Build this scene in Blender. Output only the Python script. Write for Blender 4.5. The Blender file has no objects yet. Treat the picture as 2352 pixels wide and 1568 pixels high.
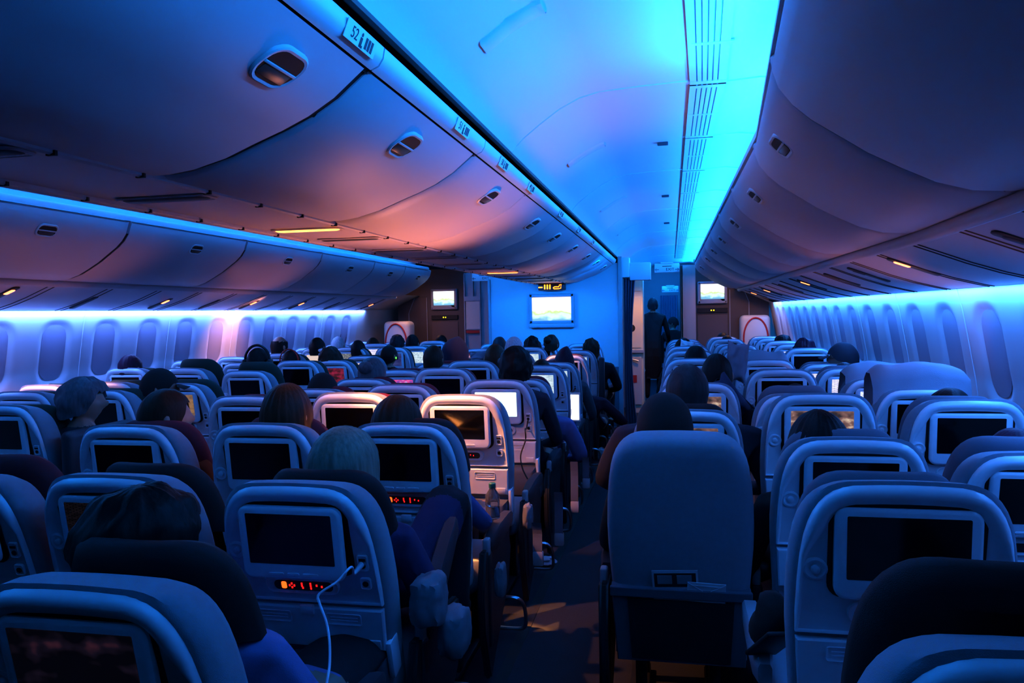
import bpy, bmesh, math, random
from mathutils import Vector, Matrix, noise
random.seed(7)
S = bpy.context.scene
COL = S.collection
F, CX, CY, VX, VY, ROLL = 1780.0, 1176.0, 784.0, 1541.0, 711.0, -0.011
HC = 1.51                                   # lens height above the cabin floor
# ------------------------------------------------------------------ camera
d_ = Vector((VX - CX, VY - CY, F)).normalized()
u_ = Vector((math.sin(ROLL), -math.cos(ROLL), 0)); u_ = (u_ - d_ * u_.dot(d_)).normalized()
r_ = (-u_).cross(d_)
cam = bpy.data.objects.new('camera', bpy.data.cameras.new('camera'))
COL.objects.link(cam)
cam.data.sensor_width = 36; cam.data.lens = F / 2352 * 36; cam.data.clip_start = .02
cam.matrix_world = Matrix(((r_[0], -r_[1], -r_[2], 0), (d_[0], -d_[1], -d_[2], 0), (u_[0], -u_[1], -u_[2], HC), (0, 0, 0, 1)))
S.camera = cam
CT, ST = .9797, .2006
def at(u, v, d):
    """world point seen at photo position (u, v) at camera depth d"""
    c = Vector(((u - CX) * d / F, (v - CY) * d / F, d))
    return Vector((r_.dot(c), d_.dot(c), HC + u_.dot(c)))
# ------------------------------------------------------------------ materials
MATS = {}
def nodes(m):
    m.use_nodes = True
    return m.node_tree.nodes, m.node_tree.links
def mat(name, col, rough=.5, metal=0, spec=.5, bump=0, bscale=200, var=0, vscale=8, emit=None, estr=0, sheen=0, coat=0, stretch=None):
    if name in MATS: return MATS[name]
    m = bpy.data.materials.new(name); n, l = nodes(m); b = n['Principled BSDF']
    b.inputs['Base Color'].default_value = (*col, 1); b.inputs['Roughness'].default_value = rough
    b.inputs['Metallic'].default_value = metal; b.inputs['Specular IOR Level'].default_value = spec
    if sheen: b.inputs['Sheen Weight'].default_value = sheen
    if coat: b.inputs['Coat Weight'].default_value = coat; b.inputs['Coat Roughness'].default_value = .15
    if emit: b.inputs['Emission Color'].default_value = (*emit, 1); b.inputs['Emission Strength'].default_value = estr
    if var or bump:
        tc = n.new('ShaderNodeTexCoord'); src = tc.outputs['Object']
        if stretch:
            mp = n.new('ShaderNodeMapping'); mp.inputs['Scale'].default_value = stretch; l.new(src, mp.inputs[0]); src = mp.outputs[0]
    if var:
        t = n.new('ShaderNodeTexNoise'); t.inputs['Scale'].default_value = vscale; t.inputs['Detail'].default_value = 3; l.new(src, t.inputs['Vector'])
        r = n.new('ShaderNodeMapRange'); r.inputs[3].default_value = 1 - var; r.inputs[4].default_value = 1 + var; l.new(t.outputs[0], r.inputs[0])
        x = n.new('ShaderNodeVectorMath'); x.operation = 'SCALE'; x.inputs[0].default_value = col; l.new(r.outputs[0], x.inputs['Scale'])
        l.new(x.outputs[0], b.inputs['Base Color'])
    if bump:
        t = n.new('ShaderNodeTexNoise'); t.inputs['Scale'].default_value = bscale; l.new(src, t.inputs['Vector'])
        bp = n.new('ShaderNodeBump'); bp.inputs['Strength'].default_value = bump; bp.inputs['Distance'].default_value = .002
        l.new(t.outputs[0], bp.inputs['Height']); l.new(bp.outputs[0], b.inputs['Normal'])
    MATS[name] = m
    return m
def screen_mat(name, stops, strength, kind='NOISE', scale=6, detail=2):
    """a lit seat screen: procedural picture in the material"""
    if name in MATS: return MATS[name]
    m = bpy.data.materials.new(name); n, l = nodes(m); b = n['Principled BSDF']
    b.inputs['Base Color'].default_value = (.004, .004, .006, 1); b.inputs['Roughness'].default_value = .2
    tc = n.new('ShaderNodeTexCoord'); src = tc.outputs['Generated']
    if kind == 'NOISE':
        t = n.new('ShaderNodeTexNoise'); t.inputs['Scale'].default_value = scale; t.inputs['Detail'].default_value = detail; l.new(src, t.inputs['Vector']); o = t.outputs[0]
    elif kind == 'BRICK':
        mp = n.new('ShaderNodeMapping'); mp.inputs['Rotation'].default_value = (math.pi / 2, 0, 0); l.new(src, mp.inputs[0])
        t = n.new('ShaderNodeTexBrick'); t.inputs['Scale'].default_value = scale; t.inputs['Mortar Size'].default_value = .06; t.inputs['Brick Width'].default_value = .7
        t.inputs['Color1'].default_value = (.95,) * 3 + (1,); t.inputs['Color2'].default_value = (.45,) * 3 + (1,); t.inputs['Mortar'].default_value = (.25,) * 3 + (1,)
        l.new(mp.outputs[0], t.inputs['Vector']); o = t.outputs['Color']
    else:
        sp = n.new('ShaderNodeSeparateXYZ'); l.new(src, sp.inputs[0])
        t = n.new('ShaderNodeTexNoise'); t.inputs['Scale'].default_value = scale; l.new(src, t.inputs['Vector'])
        a = n.new('ShaderNodeMath'); a.operation = 'MULTIPLY_ADD'; a.inputs[1].default_value = .45; l.new(t.outputs[0], a.inputs[0]); l.new(sp.outputs['Z'], a.inputs[2]); o = a.outputs[0]
    cr = n.new('ShaderNodeValToRGB'); e = cr.color_ramp.elements
    while len(e) < len(stops): e.new(.5)
    for q, (p, c) in zip(e, stops): q.position = p; q.color = (*c, 1)
    l.new(o, cr.inputs[0]); l.new(cr.outputs[0], b.inputs['Emission Color']); b.inputs['Emission Strength'].default_value = strength
    MATS[name] = m
    return m
M_plastic = mat('seat_plastic', (.70, .75, .80), .26, bump=.12, bscale=900, var=.05, vscale=30)
M_fabric = mat('seat_fabric', (.21, .25, .30), .8, bump=.5, bscale=700, var=.08, vscale=60, sheen=.2)
M_black = mat('black_gap', (.004, .004, .006), .6)
M_glass = mat('dark_screen', (.002, .002, .003), .1, spec=.5)
M_darkpl = mat('dark_plastic', (.018, .019, .024), .5, var=.1)
M_rubber = mat('armrest_pad', (.03, .033, .045), .5, bump=.2, bscale=500)
M_metal = mat('brushed_metal', (.5, .5, .52), .3, 1)
M_cap = mat('armrest_cap_grey', (.35, .36, .39), .4)
M_pocket = mat('pocket_cloth', (.10, .115, .15), .9, bump=.5, bscale=500)
M_mesh = mat('pocket_net', (.012, .012, .016), .95, bump=.8, bscale=320)
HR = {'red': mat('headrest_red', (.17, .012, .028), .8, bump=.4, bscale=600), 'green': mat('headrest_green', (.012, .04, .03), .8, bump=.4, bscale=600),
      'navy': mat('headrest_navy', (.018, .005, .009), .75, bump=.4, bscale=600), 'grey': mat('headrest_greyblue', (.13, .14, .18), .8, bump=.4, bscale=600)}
M_bin = mat('bin_panel', (.55, .50, .54), .5, bump=.1, bscale=700, var=.03, vscale=3)
M_fascia = mat('bin_fascia', (.60, .60, .62), .4)
M_ceil = mat('ceiling_panel', (.66, .66, .68), .45, var=.02, vscale=2)
M_wall = mat('sidewall_panel', (.52, .51, .54), .6, var=.03, vscale=4)
M_shade = mat('window_shade', (.31, .29, .36), .6)
M_carpet = mat('aisle_carpet', (.017, .021, .033), .95, bump=.7, bscale=260, var=.3, vscale=120)
M_carpet2 = mat('seat_track_cover', (.006, .007, .010), .7)
M_bulk = mat('bulkhead_laminate', (.50, .50, .54), .5, var=.02)
M_dado = mat('bulkhead_dado', (.12, .12, .15), .8)
M_brown = mat('brown_laminate', (.105, .075, .07), .55, var=.05)
M_cream = mat('door_cream', (.55, .47, .42), .55, var=.04)
M_silver = mat('silver_laminate', (.33, .33, .36), .45, var=.05, vscale=20)
M_tv = mat('monitor_case', (.36, .34, .37), .4)
M_curtain = mat('curtain_cloth', (.10, .13, .20), .85, bump=.4, bscale=300)
M_galley = mat('galley_cream', (.75, .60, .42), .5)
M_white = mat('white_plastic', (.75, .75, .78), .4)
M_paper = mat('paper_white', (.55, .55, .58), .8, var=.15, vscale=30)
M_cloth = mat('blanket_grey', (.30, .31, .36), .9, bump=.5, bscale=350)
M_pillow = mat('pillow_grey', (.22, .24, .30), .9, bump=.4, bscale=400)
M_ink = mat('dark_ink', (.01, .01, .015), .6)
M_red = mat('red_mark', (.45, .02, .015), .5)
M_vent = mat('vent_slot', (.05, .06, .08), .5); M_slot = mat('grille_shadow', (.22, .27, .36), .6); M_hpad = mat('handle_brown', (.09, .06, .055), .3)
M_amber = mat('amber_key', (.3, .05, .01), .4, emit=(1, .13, .015), estr=1.9)
M_redkey = mat('red_key', (.3, .01, .01), .4, emit=(1, .02, .02), estr=1.1)
M_orange = mat('reading_lens', (.5, .25, .1), .4, emit=(1, .30, .05), estr=5)
M_red_led = mat('valance_lens', (.5, .2, .1), .4, emit=(1, .13, .04), estr=8)
M_yellow = mat('yellow_led', (.4, .35, .02), .4, emit=(.9, .75, .02), estr=1.5)
SCR = {'black': M_glass,
 'white': screen_mat('screen_white', [(.25, (.45, .75, .9)), (.55, (.85, 1, 1)), (.8, (1, 1, 1))], 1.5, 'NOISE', 2.5),
 'pale': screen_mat('screen_pale', [(.3, (.35, .5, .6)), (.6, (.75, .9, 1))], .8, 'NOISE', 9),
 'menu': screen_mat('screen_menu', [(.2, (.35, .33, .55)), (.9, (1, .95, 1))], 1.15, 'BRICK', 5),
 'dim': screen_mat('screen_dim', [(.5, (.002, .002, .005)), (.62, (.012, .008, .02)), (.78, (.10, .03, .05))], .7, 'NOISE', 3.2),
 'list': screen_mat('screen_list', [(.3, (.002, .002, .004)), (.95, (.02, .014, .02))], .6, 'BRICK', 9),
 'pink': screen_mat('screen_pink', [(.35, (.3, .1, .5)), (.5, (.9, .1, .4)), (.65, (.5, .5, .9))], .8, 'NOISE', 7),
 'redfilm': screen_mat('screen_red_film', [(.4, (.05, .02, .03)), (.75, (.6, .04, .13))], .6, 'NOISE', 4),
 'orange': screen_mat('screen_orange', [(.5, (1, .28, .08)), (.9, (.75, .6, .55))], .9, 'GRAD', 4),
 'film': screen_mat('screen_film', [(.35, (.05, .04, .05)), (.55, (.30, .17, .16)), (.72, (1, .8, .6))], .8, 'NOISE', 5),
 'city': screen_mat('screen_city', [(.4, (.12, .12, .16)), (.7, (.5, .55, .55))], .7, 'NOISE', 14),
 'map': screen_mat('screen_map_reflection', [(.4, (.25, .16, .12)), (.6, (.5, .28, .14)), (.75, (.2, .25, .3))], .6, 'NOISE', 5),  # warm orange reflection painted into the glowing map picture
 'amber': screen_mat('screen_amber', [(.3, (.9, .25, .02)), (.7, (1, .33, .03))], .7, 'NOISE', 2),
 'blue': screen_mat('screen_blue', [(.4, (.05, .06, .25)), (.7, (.10, .13, .42))], .5, 'NOISE', 3),
 'game': screen_mat('screen_game', [(.35, (.25, .35, .9)), (.55, (.8, .85, 1)), (.66, (.7, .1, .15))], 1.1, 'NOISE', 6),
 'flight': screen_mat('screen_flightmap', [(.34, (.14, .34, .5)), (.48, (.5, .75, .85)), (.58, (.42, .62, .2)), (.66, (.8, .95, .85)), (.8, (1, 1, 1))], 1.5, 'GRAD', 3.5)}
# ------------------------------------------------------------------ mesh helpers
def obj(name, bm, m, parent=None, smooth=None, link=True):
    me = bpy.data.meshes.new(name); bmesh.ops.recalc_face_normals(bm, faces=bm.faces[:]); bm.to_mesh(me); bm.free()
    for x in (m if isinstance(m, (list, tuple)) else [m]): me.materials.append(x)
    if smooth is not None:
        for p in me.polygons: p.use_smooth = True
        me.set_sharp_from_angle(angle=math.radians(smooth))
    o = bpy.data.objects.new(name, me)
    COL.objects.link(o)
    if parent: o.parent = parent
    return o
def tag(o, label=None, cat=None, group=None, kind=None):
    for k, v in (('label', label), ('category', cat), ('group', group), ('kind', kind)):
        if v: o[k] = v
    return o
def thing(name, label, cat, loc=(0, 0, 0), rz=0, group=None):
    o = bpy.data.objects.new(name, None); COL.objects.link(o); o.empty_display_size = .05
    o.location = loc; o.rotation_euler = (0, 0, rz)
    return tag(o, label, cat, group)
def bx(bm, x0, x1, y0, y1, z0, z1, bev=0, seg=2):
    r = bmesh.ops.create_cube(bm, size=1)['verts']
    for v in r: v.co = Vector(((x0 + x1) / 2 + v.co.x * (x1 - x0), (y0 + y1) / 2 + v.co.y * (y1 - y0), (z0 + z1) / 2 + v.co.z * (z1 - z0)))
    if bev:
        es = {e for v in r for e in v.link_edges}
        bmesh.ops.bevel(bm, geom=list(es), offset=bev, segments=seg, affect='EDGES', profile=.5)
    return bm
def box(*a, **k): return bx(bmesh.new(), *a, **k)
def tube(bm, pts, r, n=8, caps=True):
    pts = [Vector(p) for p in pts]; rings = []
    up = Vector((.13, .21, .97))
    for i, p in enumerate(pts):
        t = (pts[min(i + 1, len(pts) - 1)] - pts[max(i - 1, 0)]).normalized()
        a = t.cross(up)
        if a.length < .05: a = t.cross(Vector((1, 0, 0)))
        a.normalize(); b = t.cross(a); rr = r[i] if isinstance(r, (list, tuple)) else r
        rings.append([bm.verts.new(p + (a * math.cos(2 * math.pi * k / n) + b * math.sin(2 * math.pi * k / n)) * rr) for k in range(n)])
    for A, B in zip(rings, rings[1:]):
        for k in range(n): bm.faces.new((A[k], A[(k + 1) % n], B[(k + 1) % n], B[k]))
    if caps: bm.faces.new(rings[0][::-1]); bm.faces.new(rings[-1])
    return bm
def smooth_path(pts, n=6):
    P = [Vector(p) for p in pts]; out = []
    for i in range(len(P) - 1):
        a, b, c, e = P[max(i - 1, 0)], P[i], P[i + 1], P[min(i + 2, len(P) - 1)]
        for k in range(n):
            t = k / n
            out.append(.5 * ((2 * b) + (c - a) * t + (2 * a - 5 * b + 4 * c - e) * t * t + (3 * b - a - 3 * c + e) * t ** 3))
    return out + [P[-1]]
def lathe(bm, prof, n=20, c=(0, 0, 0), axis='Z'):
    rings = []
    for r, h in prof:
        ring = []
        for k in range(n):
            a = 2 * math.pi * k / n; x, y = r * math.cos(a), r * math.sin(a)
            p = Vector((x, y, h)) if axis == 'Z' else Vector((x, h, y))
            ring.append(bm.verts.new(p + Vector(c)))
        rings.append(ring)
    for A, B in zip(rings, rings[1:]):
        for k in range(n): bm.faces.new((A[k], A[(k + 1) % n], B[(k + 1) % n], B[k]))
    bm.faces.new(rings[0][::-1]); bm.faces.new(rings[-1])
    return bm
def inset_poly(P, D):
    n = len(P); out = []
    for i in range(n):
        dd = D[i] if isinstance(D, list) else D
        a, b, c = P[i - 1], P[i], P[(i + 1) % n]
        e1 = Vector((b[0] - a[0], b[1] - a[1])); e2 = Vector((c[0] - b[0], c[1] - b[1]))
        if e1.length < 1e-9: e1 = e2
        if e2.length < 1e-9: e2 = e1
        e1.normalize(); e2.normalize()
        nn = Vector((-e1.y, e1.x)) + Vector((-e2.y, e2.x))
        nn.normalize(); k = max(.5, nn.dot(Vector((-e1.y, e1.x))))
        out.append((b[0] + nn.x * dd / k, b[1] + nn.y * dd / k))
    return out
def ring_solid(bm, P, prof, back=True, wf=None):
    """P: counter-clockwise outline in (x, z); prof: list of (inset, y); rings joined and capped"""
    W = [wf(p) if wf else (1, 1) for p in P]
    rings = [[bm.verts.new((p[0], y * w[1] if y < 0 else y, p[1])) for p, w in zip(inset_poly(P, [i * w[0] for w in W]), W)] for i, y in prof]
    n = len(P)
    for A, B in zip(rings, rings[1:]):
        for k in range(n): bm.faces.new((A[k], A[(k + 1) % n], B[(k + 1) % n], B[k]))
    bm.faces.new(rings[-1])
    if back: bm.faces.new(rings[0][::-1])
    return bm
def rrect(w, h, r, cx=0, cz=0, n=5):
    P = []
    for sx, sz, a0 in ((1, 1, 0), (-1, 1, 90), (-1, -1, 180), (1, -1, 270)):
        for k in range(n + 1):
            a = math.radians(a0 + 90 * k / n)
            P.append((cx + sx * (w / 2 - r) + r * math.cos(a), cz + sz * (h / 2 - r) + r * math.sin(a)))
    return P
def loft(bm, profs, closed=False, cap=False):
    """profs: list of equal-length lists of 3-D points"""
    R = [[bm.verts.new(p) for p in pr] for pr in profs]; n = len(R[0])
    for A, B in zip(R, R[1:]):
        for k in range(n if closed else n - 1): bm.faces.new((A[k], A[(k + 1) % n], B[(k + 1) % n], B[k]))
    if cap: bm.faces.new(R[0][::-1]); bm.faces.new(R[-1])
    return bm
def text_mesh(name, body, size, m, parent, loc, rot, extrude=.0004):
    cu = bpy.data.curves.new('lettering_src', 'FONT'); cu.body = body; cu.size = size; cu.align_x = 'CENTER'; cu.align_y = 'CENTER'; cu.extrude = extrude
    tmp = bpy.data.objects.new('lettering_src', cu); me = bpy.data.meshes.new_from_object(tmp)
    bpy.data.objects.remove(tmp); bpy.data.curves.remove(cu)
    me.materials.clear(); me.materials.append(m)
    o = bpy.data.objects.new(name, me); COL.objects.link(o); o.parent = parent; o.location = loc; o.rotation_euler = rot
    return o
def kids(o): return [c for c in bpy.data.objects if c.parent == o]
ORD = 'first second third fourth fifth sixth seventh eighth ninth tenth eleventh twelfth thirteenth fourteenth fifteenth'.split()
# ================================================================== the cabin shell
XC = -1.525                                  # cabin centreline
def taper(x, y):
    if y >= 3.0: return x
    if x > -.682: return x - .067 * (3 - y) * min(1, (x + .682) / .75)
    if x < -2.75: return x + .067 * (3 - y)
    return x
def stations(y0, y1, extra=()): return sorted({y0, y1} | {y for y in (3.0, *extra) if y0 < y < y1})
def ext(prof, sgn, y0, y1, closed=False, cap=False, bm=None, dz=0):
    bm = bm or bmesh.new()
    return loft(bm, [[(taper(XC + sgn * h, y), y, HC + z + dz) for h, z in prof] for y in stations(y0, y1)], closed, cap)
YN = -1.6
def struct(name, bm, m, parent=None, smooth=None):
    o = obj(name, bm, m, parent, smooth)
    if not parent: o['kind'] = 'structure'
    return o
# floor, with the darker cover strips over the seat tracks
struct('floor', box(-4.7, 1.7, YN, 20, -.05, 0), M_carpet)
for k, (x, w) in enumerate(((-.70, .05), (-2.35, .05), (-.16, .035))):
    struct('trim_%d' % (k + 1), box(x - w / 2, x + w / 2, YN, 11, 0, .004), M_carpet2)
# ceiling over both aisles
CEIL = [(.845, .70), (.87, .735), (.90, .765), (.975, .822), (1.06, .88), (1.148, .922), (1.233, .942), (1.40, .952), (1.614, .96), (1.764, .958), (1.90, .966), (2.02, .95), (2.10, .90), (2.14, .80), (2.14, .63)]
cb = ext(CEIL, 1, YN, 17); ext(CEIL, -1, YN, 10.9, bm=cb)
struct('ceiling', cb, M_ceil, smooth=40)
tn = 4
def trim(bm, m, smooth=None):
    global tn
    o = struct('trim_%d' % tn, bm, m, smooth=smooth); tn += 1
    return o
# joint strips across the ceiling
jb = bmesh.new()
for sgn in (1, -1):
    for y in (1.30, 3.38, 5.46, 7.54, 9.62, 11.7, 13.8):
        loft(jb, [[(taper(XC + sgn * h, yy), yy, HC + z - dz) for h, z in CEIL[:9]] for yy, dz in ((y - .008, .0), (y - .006, .005), (y + .006, .005), (y + .008, .0))])
trim(jb, M_ceil)
db = bmesh.new()
for sgn in (1, -1):
    for k in range(16):
        y = .30 + 1.04 * k
        if y < 16 and (sgn > 0 or y < 10.8): loft(db, [[(taper(XC + sgn * h, yy), yy, HC + z - dz) for h, z in CEIL[9:13]] for yy, dz in ((y - .01, .0), (y - .008, .006), (y + .008, .006), (y + .01, .0))])
trim(db, M_ceil)
# dark gap and rail between centre bins and the ceiling
for sgn in (1, -1):
    trim(ext([(.79, .60), (.79, .76), (.93, .80)], sgn, YN, 10.1), M_black)
    trim(ext([(.826, .693), (.832, .690), (.845, .692), (.850, .700), (.845, .708), (.826, .708)], sgn, YN, 10.1, True, True), M_brown, 30)
# rounded access strips in the ceiling curve
for k, y in enumerate((2.36, 4.36, 6.43, 8.5)):
    P = [(.975 + .02 * i, ) for i in range(11)]
    def zc(h):
        for (a, za), (b, zb) in zip(CEIL, CEIL[1:]):
            if a <= h <= b: return za + (zb - za) * (h - a) / (b - a)
    rows = []
    for yy, dz in ((y - .05, 0), (y - .042, .010), (y + .042, .010), (y + .05, 0)):
        rows.append([(taper(XC + p[0], yy), yy, HC + zc(p[0]) - dz) for p in P])
    tag(obj('ceiling_access_strip', loft(bmesh.new(), rows), M_ceil, smooth=50),
        ['raised rounded access strip in the blue ceiling curve, ' + w for w in ('nearest and largest, cut by the top of the frame', 'second largest, beside the 51 row placard', 'third along the aisle, far past the first vents', 'smallest and farthest, near the exit sign')][k],
        'access panel', 'access strips in the ceiling')
for k, y in enumerate((4.55, 6.63, 8.7)):
    tag(obj('ceiling_latch', box(XC + 1.46, XC + 1.52, y - .012, y + .012, HC + .938, HC + .956, .003), M_vent),
        'small slotted latch in the flat blue ceiling beside the vents, ' + ('nearest', 'middle one', 'farthest')[k], 'latch', 'ceiling latches')
# air grilles along the flat of the ceiling
for k in range(15):
    y0, y1 = -.74 + 1.04 * k + .01, -.74 + 1.04 * (k + 1) - .01
    if y1 > 15.8: break
    ym = (y0 + y1) / 2; x0, x1 = taper(XC + 1.614, ym), taper(XC + 1.764, ym)
    t = thing('air_grille', 'slotted grille beside the cyan ceiling light, %s from the near end' % ORD[k], 'air vent', (0, 0, 0), 0, 'air grilles beside the ceiling light')
    ang = .067 if ym < 3 else 0
    fb = bmesh.new(); z = HC + .950
    def xt(f, y): return taper(XC + 1.614 + .15 * f, y)
    edges = [(0, .18), (.215, .32), (.355, .46), (.495, .60), (.635, .74), (.775, 1)]
    for a, b in edges:
        for ya, yb in ((y0, y1),):
            vs = [fb.verts.new((xt(f, y), y, zz)) for zz in (z, z + .006) for f, y in ((a, ya), (b, ya), (b, yb), (a, yb))]
            for q in ((0, 1, 2, 3), (7, 6, 5, 4), (0, 4, 5, 1), (1, 5, 6, 2), (2, 6, 7, 3), (3, 7, 4, 0)): fb.faces.new([vs[i] for i in q])
    for ya, yb in ((y0, y0 + .04), (ym - .012, ym + .012), (y1 - .04, y1)):
        vs = [fb.verts.new((xt(f, y), y, zz)) for zz in (z - .001, z + .006) for f, y in ((0, ya), (1, ya), (1, yb), (0, yb))]
        for q in ((0, 1, 2, 3), (7, 6, 5, 4), (0, 4, 5, 1), (1, 5, 6, 2), (2, 6, 7, 3), (3, 7, 4, 0)): fb.faces.new([vs[i] for i in q])
    obj('grille_frame', fb, M_fascia, t)
    sb = bmesh.new(); vs = [sb.verts.new((xt(f, y), y, z + .005)) for f, y in ((.05, y0 + .02), (.95, y0 + .02), (.95, y1 - .02), (.05, y1 - .02))]; sb.faces.new(vs)
    obj('slot_backing', sb, M_slot, t)
# ------------------------------------------------------------------ overhead bins
OUT = [(2.374, .262), (2.29, .268), (2.21, .292), (2.139, .327), (2.06, .37), (1.986, .42), (1.93, .458), (1.888, .496), (1.855, .54), (1.84, .585), (1.845, .615), (1.86, .63)]
INN = [(.20, .372), (.26, .373), (.33, .382), (.42, .405), (.505, .438), (.58, .465), (.65, .495), (.719, .535), (.765, .572), (.800, .600)]
FAS = [(.806, .603), (.826, .612), (.838, .630), (.843, .655), (.838, .660), (.80, .66)]
def face_pt(prof, f, off=0):
    """point and outward normal a fraction f along the bin face"""
    L = [0]
    for a, b in zip(prof, prof[1:]): L.append(L[-1] + math.hypot(b[0] - a[0], b[1] - a[1]))
    s = f * L[-1]
    for i in range(len(prof) - 1):
        if L[i + 1] >= s:
            k = (s - L[i]) / (L[i + 1] - L[i]); a, b = prof[i], prof[i + 1]
            e = Vector((b[0] - a[0], b[1] - a[1])).normalized()
            return a[0] + (b[0] - a[0]) * k, a[1] + (b[1] - a[1]) * k, e
ORDX = 'first second third fourth fifth sixth seventh eighth ninth tenth eleventh twelfth thirteenth fourteenth fifteenth'.split()
def bin_handle(t, prof, f, sgn, y, w=.15, h=.085):
    a, z, e = face_pt(prof, f)
    x = taper(XC + sgn * a, y)
    # frame axes: along Y, along the face, outward normal
    ex = Vector((sgn * e.x, 0, e.y)); ey = Vector((0, 1, 0)); nn = ey.cross(ex)
    if nn.z > 0: nn = -nn
    M = Matrix(((ey.x, nn.x, ex.x, x), (ey.y, nn.y, ex.y, y), (ey.z, nn.z, ex.z, HC + z), (0, 0, 0, 1)))
    fr = ring_solid(bmesh.new(), rrect(w, h, h * .42), [(0, -.004), (.001, .003), (.005, .006), (.012, .005), (.014, -.006)])
    for v in fr.verts: v.co = M @ v.co
    fo = obj('handle_frame', fr, M_fascia, t, 40)
    rc = ring_solid(bmesh.new(), rrect(w - .026, h - .026, h * .32), [(0, .0), (0, .0052)])
    for v in rc.verts: v.co = M @ v.co
    obj('handle_recess', rc, M_black, t)
    pd = bmesh.new(); bx(pd, -w / 2 + .022, w / 2 - .022, .004, .0062, -h * .31, -h * .03, .0008)
    for v in pd.verts: v.co = M @ v.co
    obj('handle_paddle', pd, M_hpad, t, 40)
    pb = bmesh.new(); bx(pb, -w / 2 + .012, w / 2 - .012, .004, .0078, -.003, .004, .001)
    for v in pb.verts: v.co = M @ v.co
    obj('handle_bar', pb, M_fascia, t, 40)
ROWNO = {}
def make_bins(prof, sgn, joints, name, lab, group, hf, closed_back, fascia=None, texts=None):
    for k, (y0, y1) in enumerate(zip(joints, joints[1:])):
        t = thing(name, lab % ORD[k], 'overhead bin', (0, 0, 0), 0, group)
        loop = prof + closed_back; g = .013
        bm = bmesh.new(); prs = []
        ys = sorted({y0 + g, y0 + g + .016, y1 - g - .016, y1 - g} | ({3.0} if y0 < 2.9 and y1 > 3.1 else set()))
        for y in ys:
            sh = .009 if y in (ys[0], ys[-1]) else 0
            pr = []
            for i, (h, z) in enumerate(loop):
                if i < len(prof):
                    j = min(max(i, 1), len(prof) - 2); e = Vector((prof[j + 1][0] - prof[j - 1][0], prof[j + 1][1] - prof[j - 1][1])).normalized()
                    n2 = Vector((e.y, -e.x))
                    if n2.y > 0: n2 = -n2
                    h2, z2 = h - n2.x * sh, z - n2.y * sh
                else: h2, z2 = h, z
                pr.append((taper(XC + sgn * h2, y), y, HC + z2))
            prs.append(pr)
        loft(bm, prs, True, True)
        obj('bin_door', bm, M_bin, t, 35)
        if hf: bin_handle(t, prof, hf, sgn, HY.get(k, (y0 + y1) / 2) if sgn > 0 and fascia else (y0 + y1) / 2 + (-.08 if sgn > 0 else .06), .15, .112 if fascia else .085)
        if fascia:
            fb = ext(fascia, sgn, y0 + .004, y1 - .004, True, True); fo = obj('fascia_strip', fb, M_fascia, t, 35)
            if texts and k < len(texts) and texts[k]:
                no, yy = texts[k]
                h, z = .836, .6325; x = XC + sgn * h
                ang = math.atan2(.043, .017)
                pl = obj('row_placard', box(-.085, .085, -.021, .021, -.0012, .0012, .001), M_fascia, fo)
                R = Matrix(((0, math.cos(ang), math.sin(ang)), (1, 0, 0), (0, math.sin(ang), -math.cos(ang)))).to_4x4()
                # local x runs along the aisle away from the lens, local y up the strip
                R = Matrix(((0, math.cos(ang) * sgn, math.sin(ang) * sgn), (1, 0, 0), (0, math.sin(ang), -math.cos(ang)))).to_4x4()
                pl.matrix_world = Matrix.Translation((x + .003 * sgn, yy, HC + z - .003)) @ R
                text_mesh('row_number', no, .036, M_ink, pl, (-.038, 0, .0016), (0, 0, 0))
                ib = bmesh.new(); lathe(ib, [(.004, 0), (.005, .0006)], 10, (.0, .010, .0012)); bx(ib, -.006, .006, -.016, .004, .0012, .0018); bx(ib, -.006, .012, -.018, -.012, .0012, .0018)
                for q in range(3): bx(ib, .022 + .016 * q, .034 + .016 * q, -.014, .012, .0012, .0017)
                obj('seat_symbol', ib, M_ink, pl)
INB = [(.20, .60), (.78, .66)]
cj = [-.3, .78, 1.83, 2.89, 3.95, 5.0, 6.05, 7.1, 8.15, 9.1, 10.05]
HY = {1: 1.54, 2: 2.34, 3: 3.48, 4: 4.62}
make_bins(INN, 1, cj, 'overhead_bin', 'centre bin facing the near aisle, %s from the near end', 'centre bins facing the near aisle', .83, INB, FAS,
          [None, ('52', 1.69), ('51', 2.58), ('50', 3.24), ('49', 3.9), ('48', 5.0), ('47', 6.0), ('46', 7.1), None, None])
make_bins(INN, -1, [-.36, 1.72, 3.74, 5.82, 7.9, 10.05], 'overhead_bin', 'centre bin facing the far aisle, underside seen, %s from the near end', 'centre bins facing the far aisle', 0, INB, FAS)
OUB = [(2.5, .60), (2.5, .272)]
make_bins(OUT, 1, [-.1, 2.05, 3.1, 4.2, 5.3, 6.4, 7.5, 8.6, 10.6], 'overhead_bin', 'purple-grey bin over the right window seats, %s from the near end', 'bins over the near window seats', .77, OUB)
make_bins(OUT, -1, [1.59, 2.98, 4.37, 5.76, 7.15, 8.54, 9.6, 10.7], 'overhead_bin', 'cyan-edged bin over the left window seats, %s from the near end', 'bins over the far window seats', .80, OUB)
def liner(prof, sgn, y0, y1):                # dark body behind the bin doors, seen through the door gaps
    pr = []
    for i in range(len(prof)):
        j = min(max(i, 1), len(prof) - 2); e = Vector((prof[j + 1][0] - prof[j - 1][0], prof[j + 1][1] - prof[j - 1][1])).normalized()
        n2 = Vector((e.y, -e.x)); n2 = n2 if n2.y < 0 else -n2
        pr.append((prof[i][0] - n2.x * .013, prof[i][1] - n2.y * .013))
    trim(ext(pr, sgn, y0, y1), M_black)
liner(INN, 1, YN, 10.04); liner(INN, -1, YN, 10.04); liner(OUT[:-3], 1, YN, 10.58); liner(OUT[:-3], -1, YN, 10.68)
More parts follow.
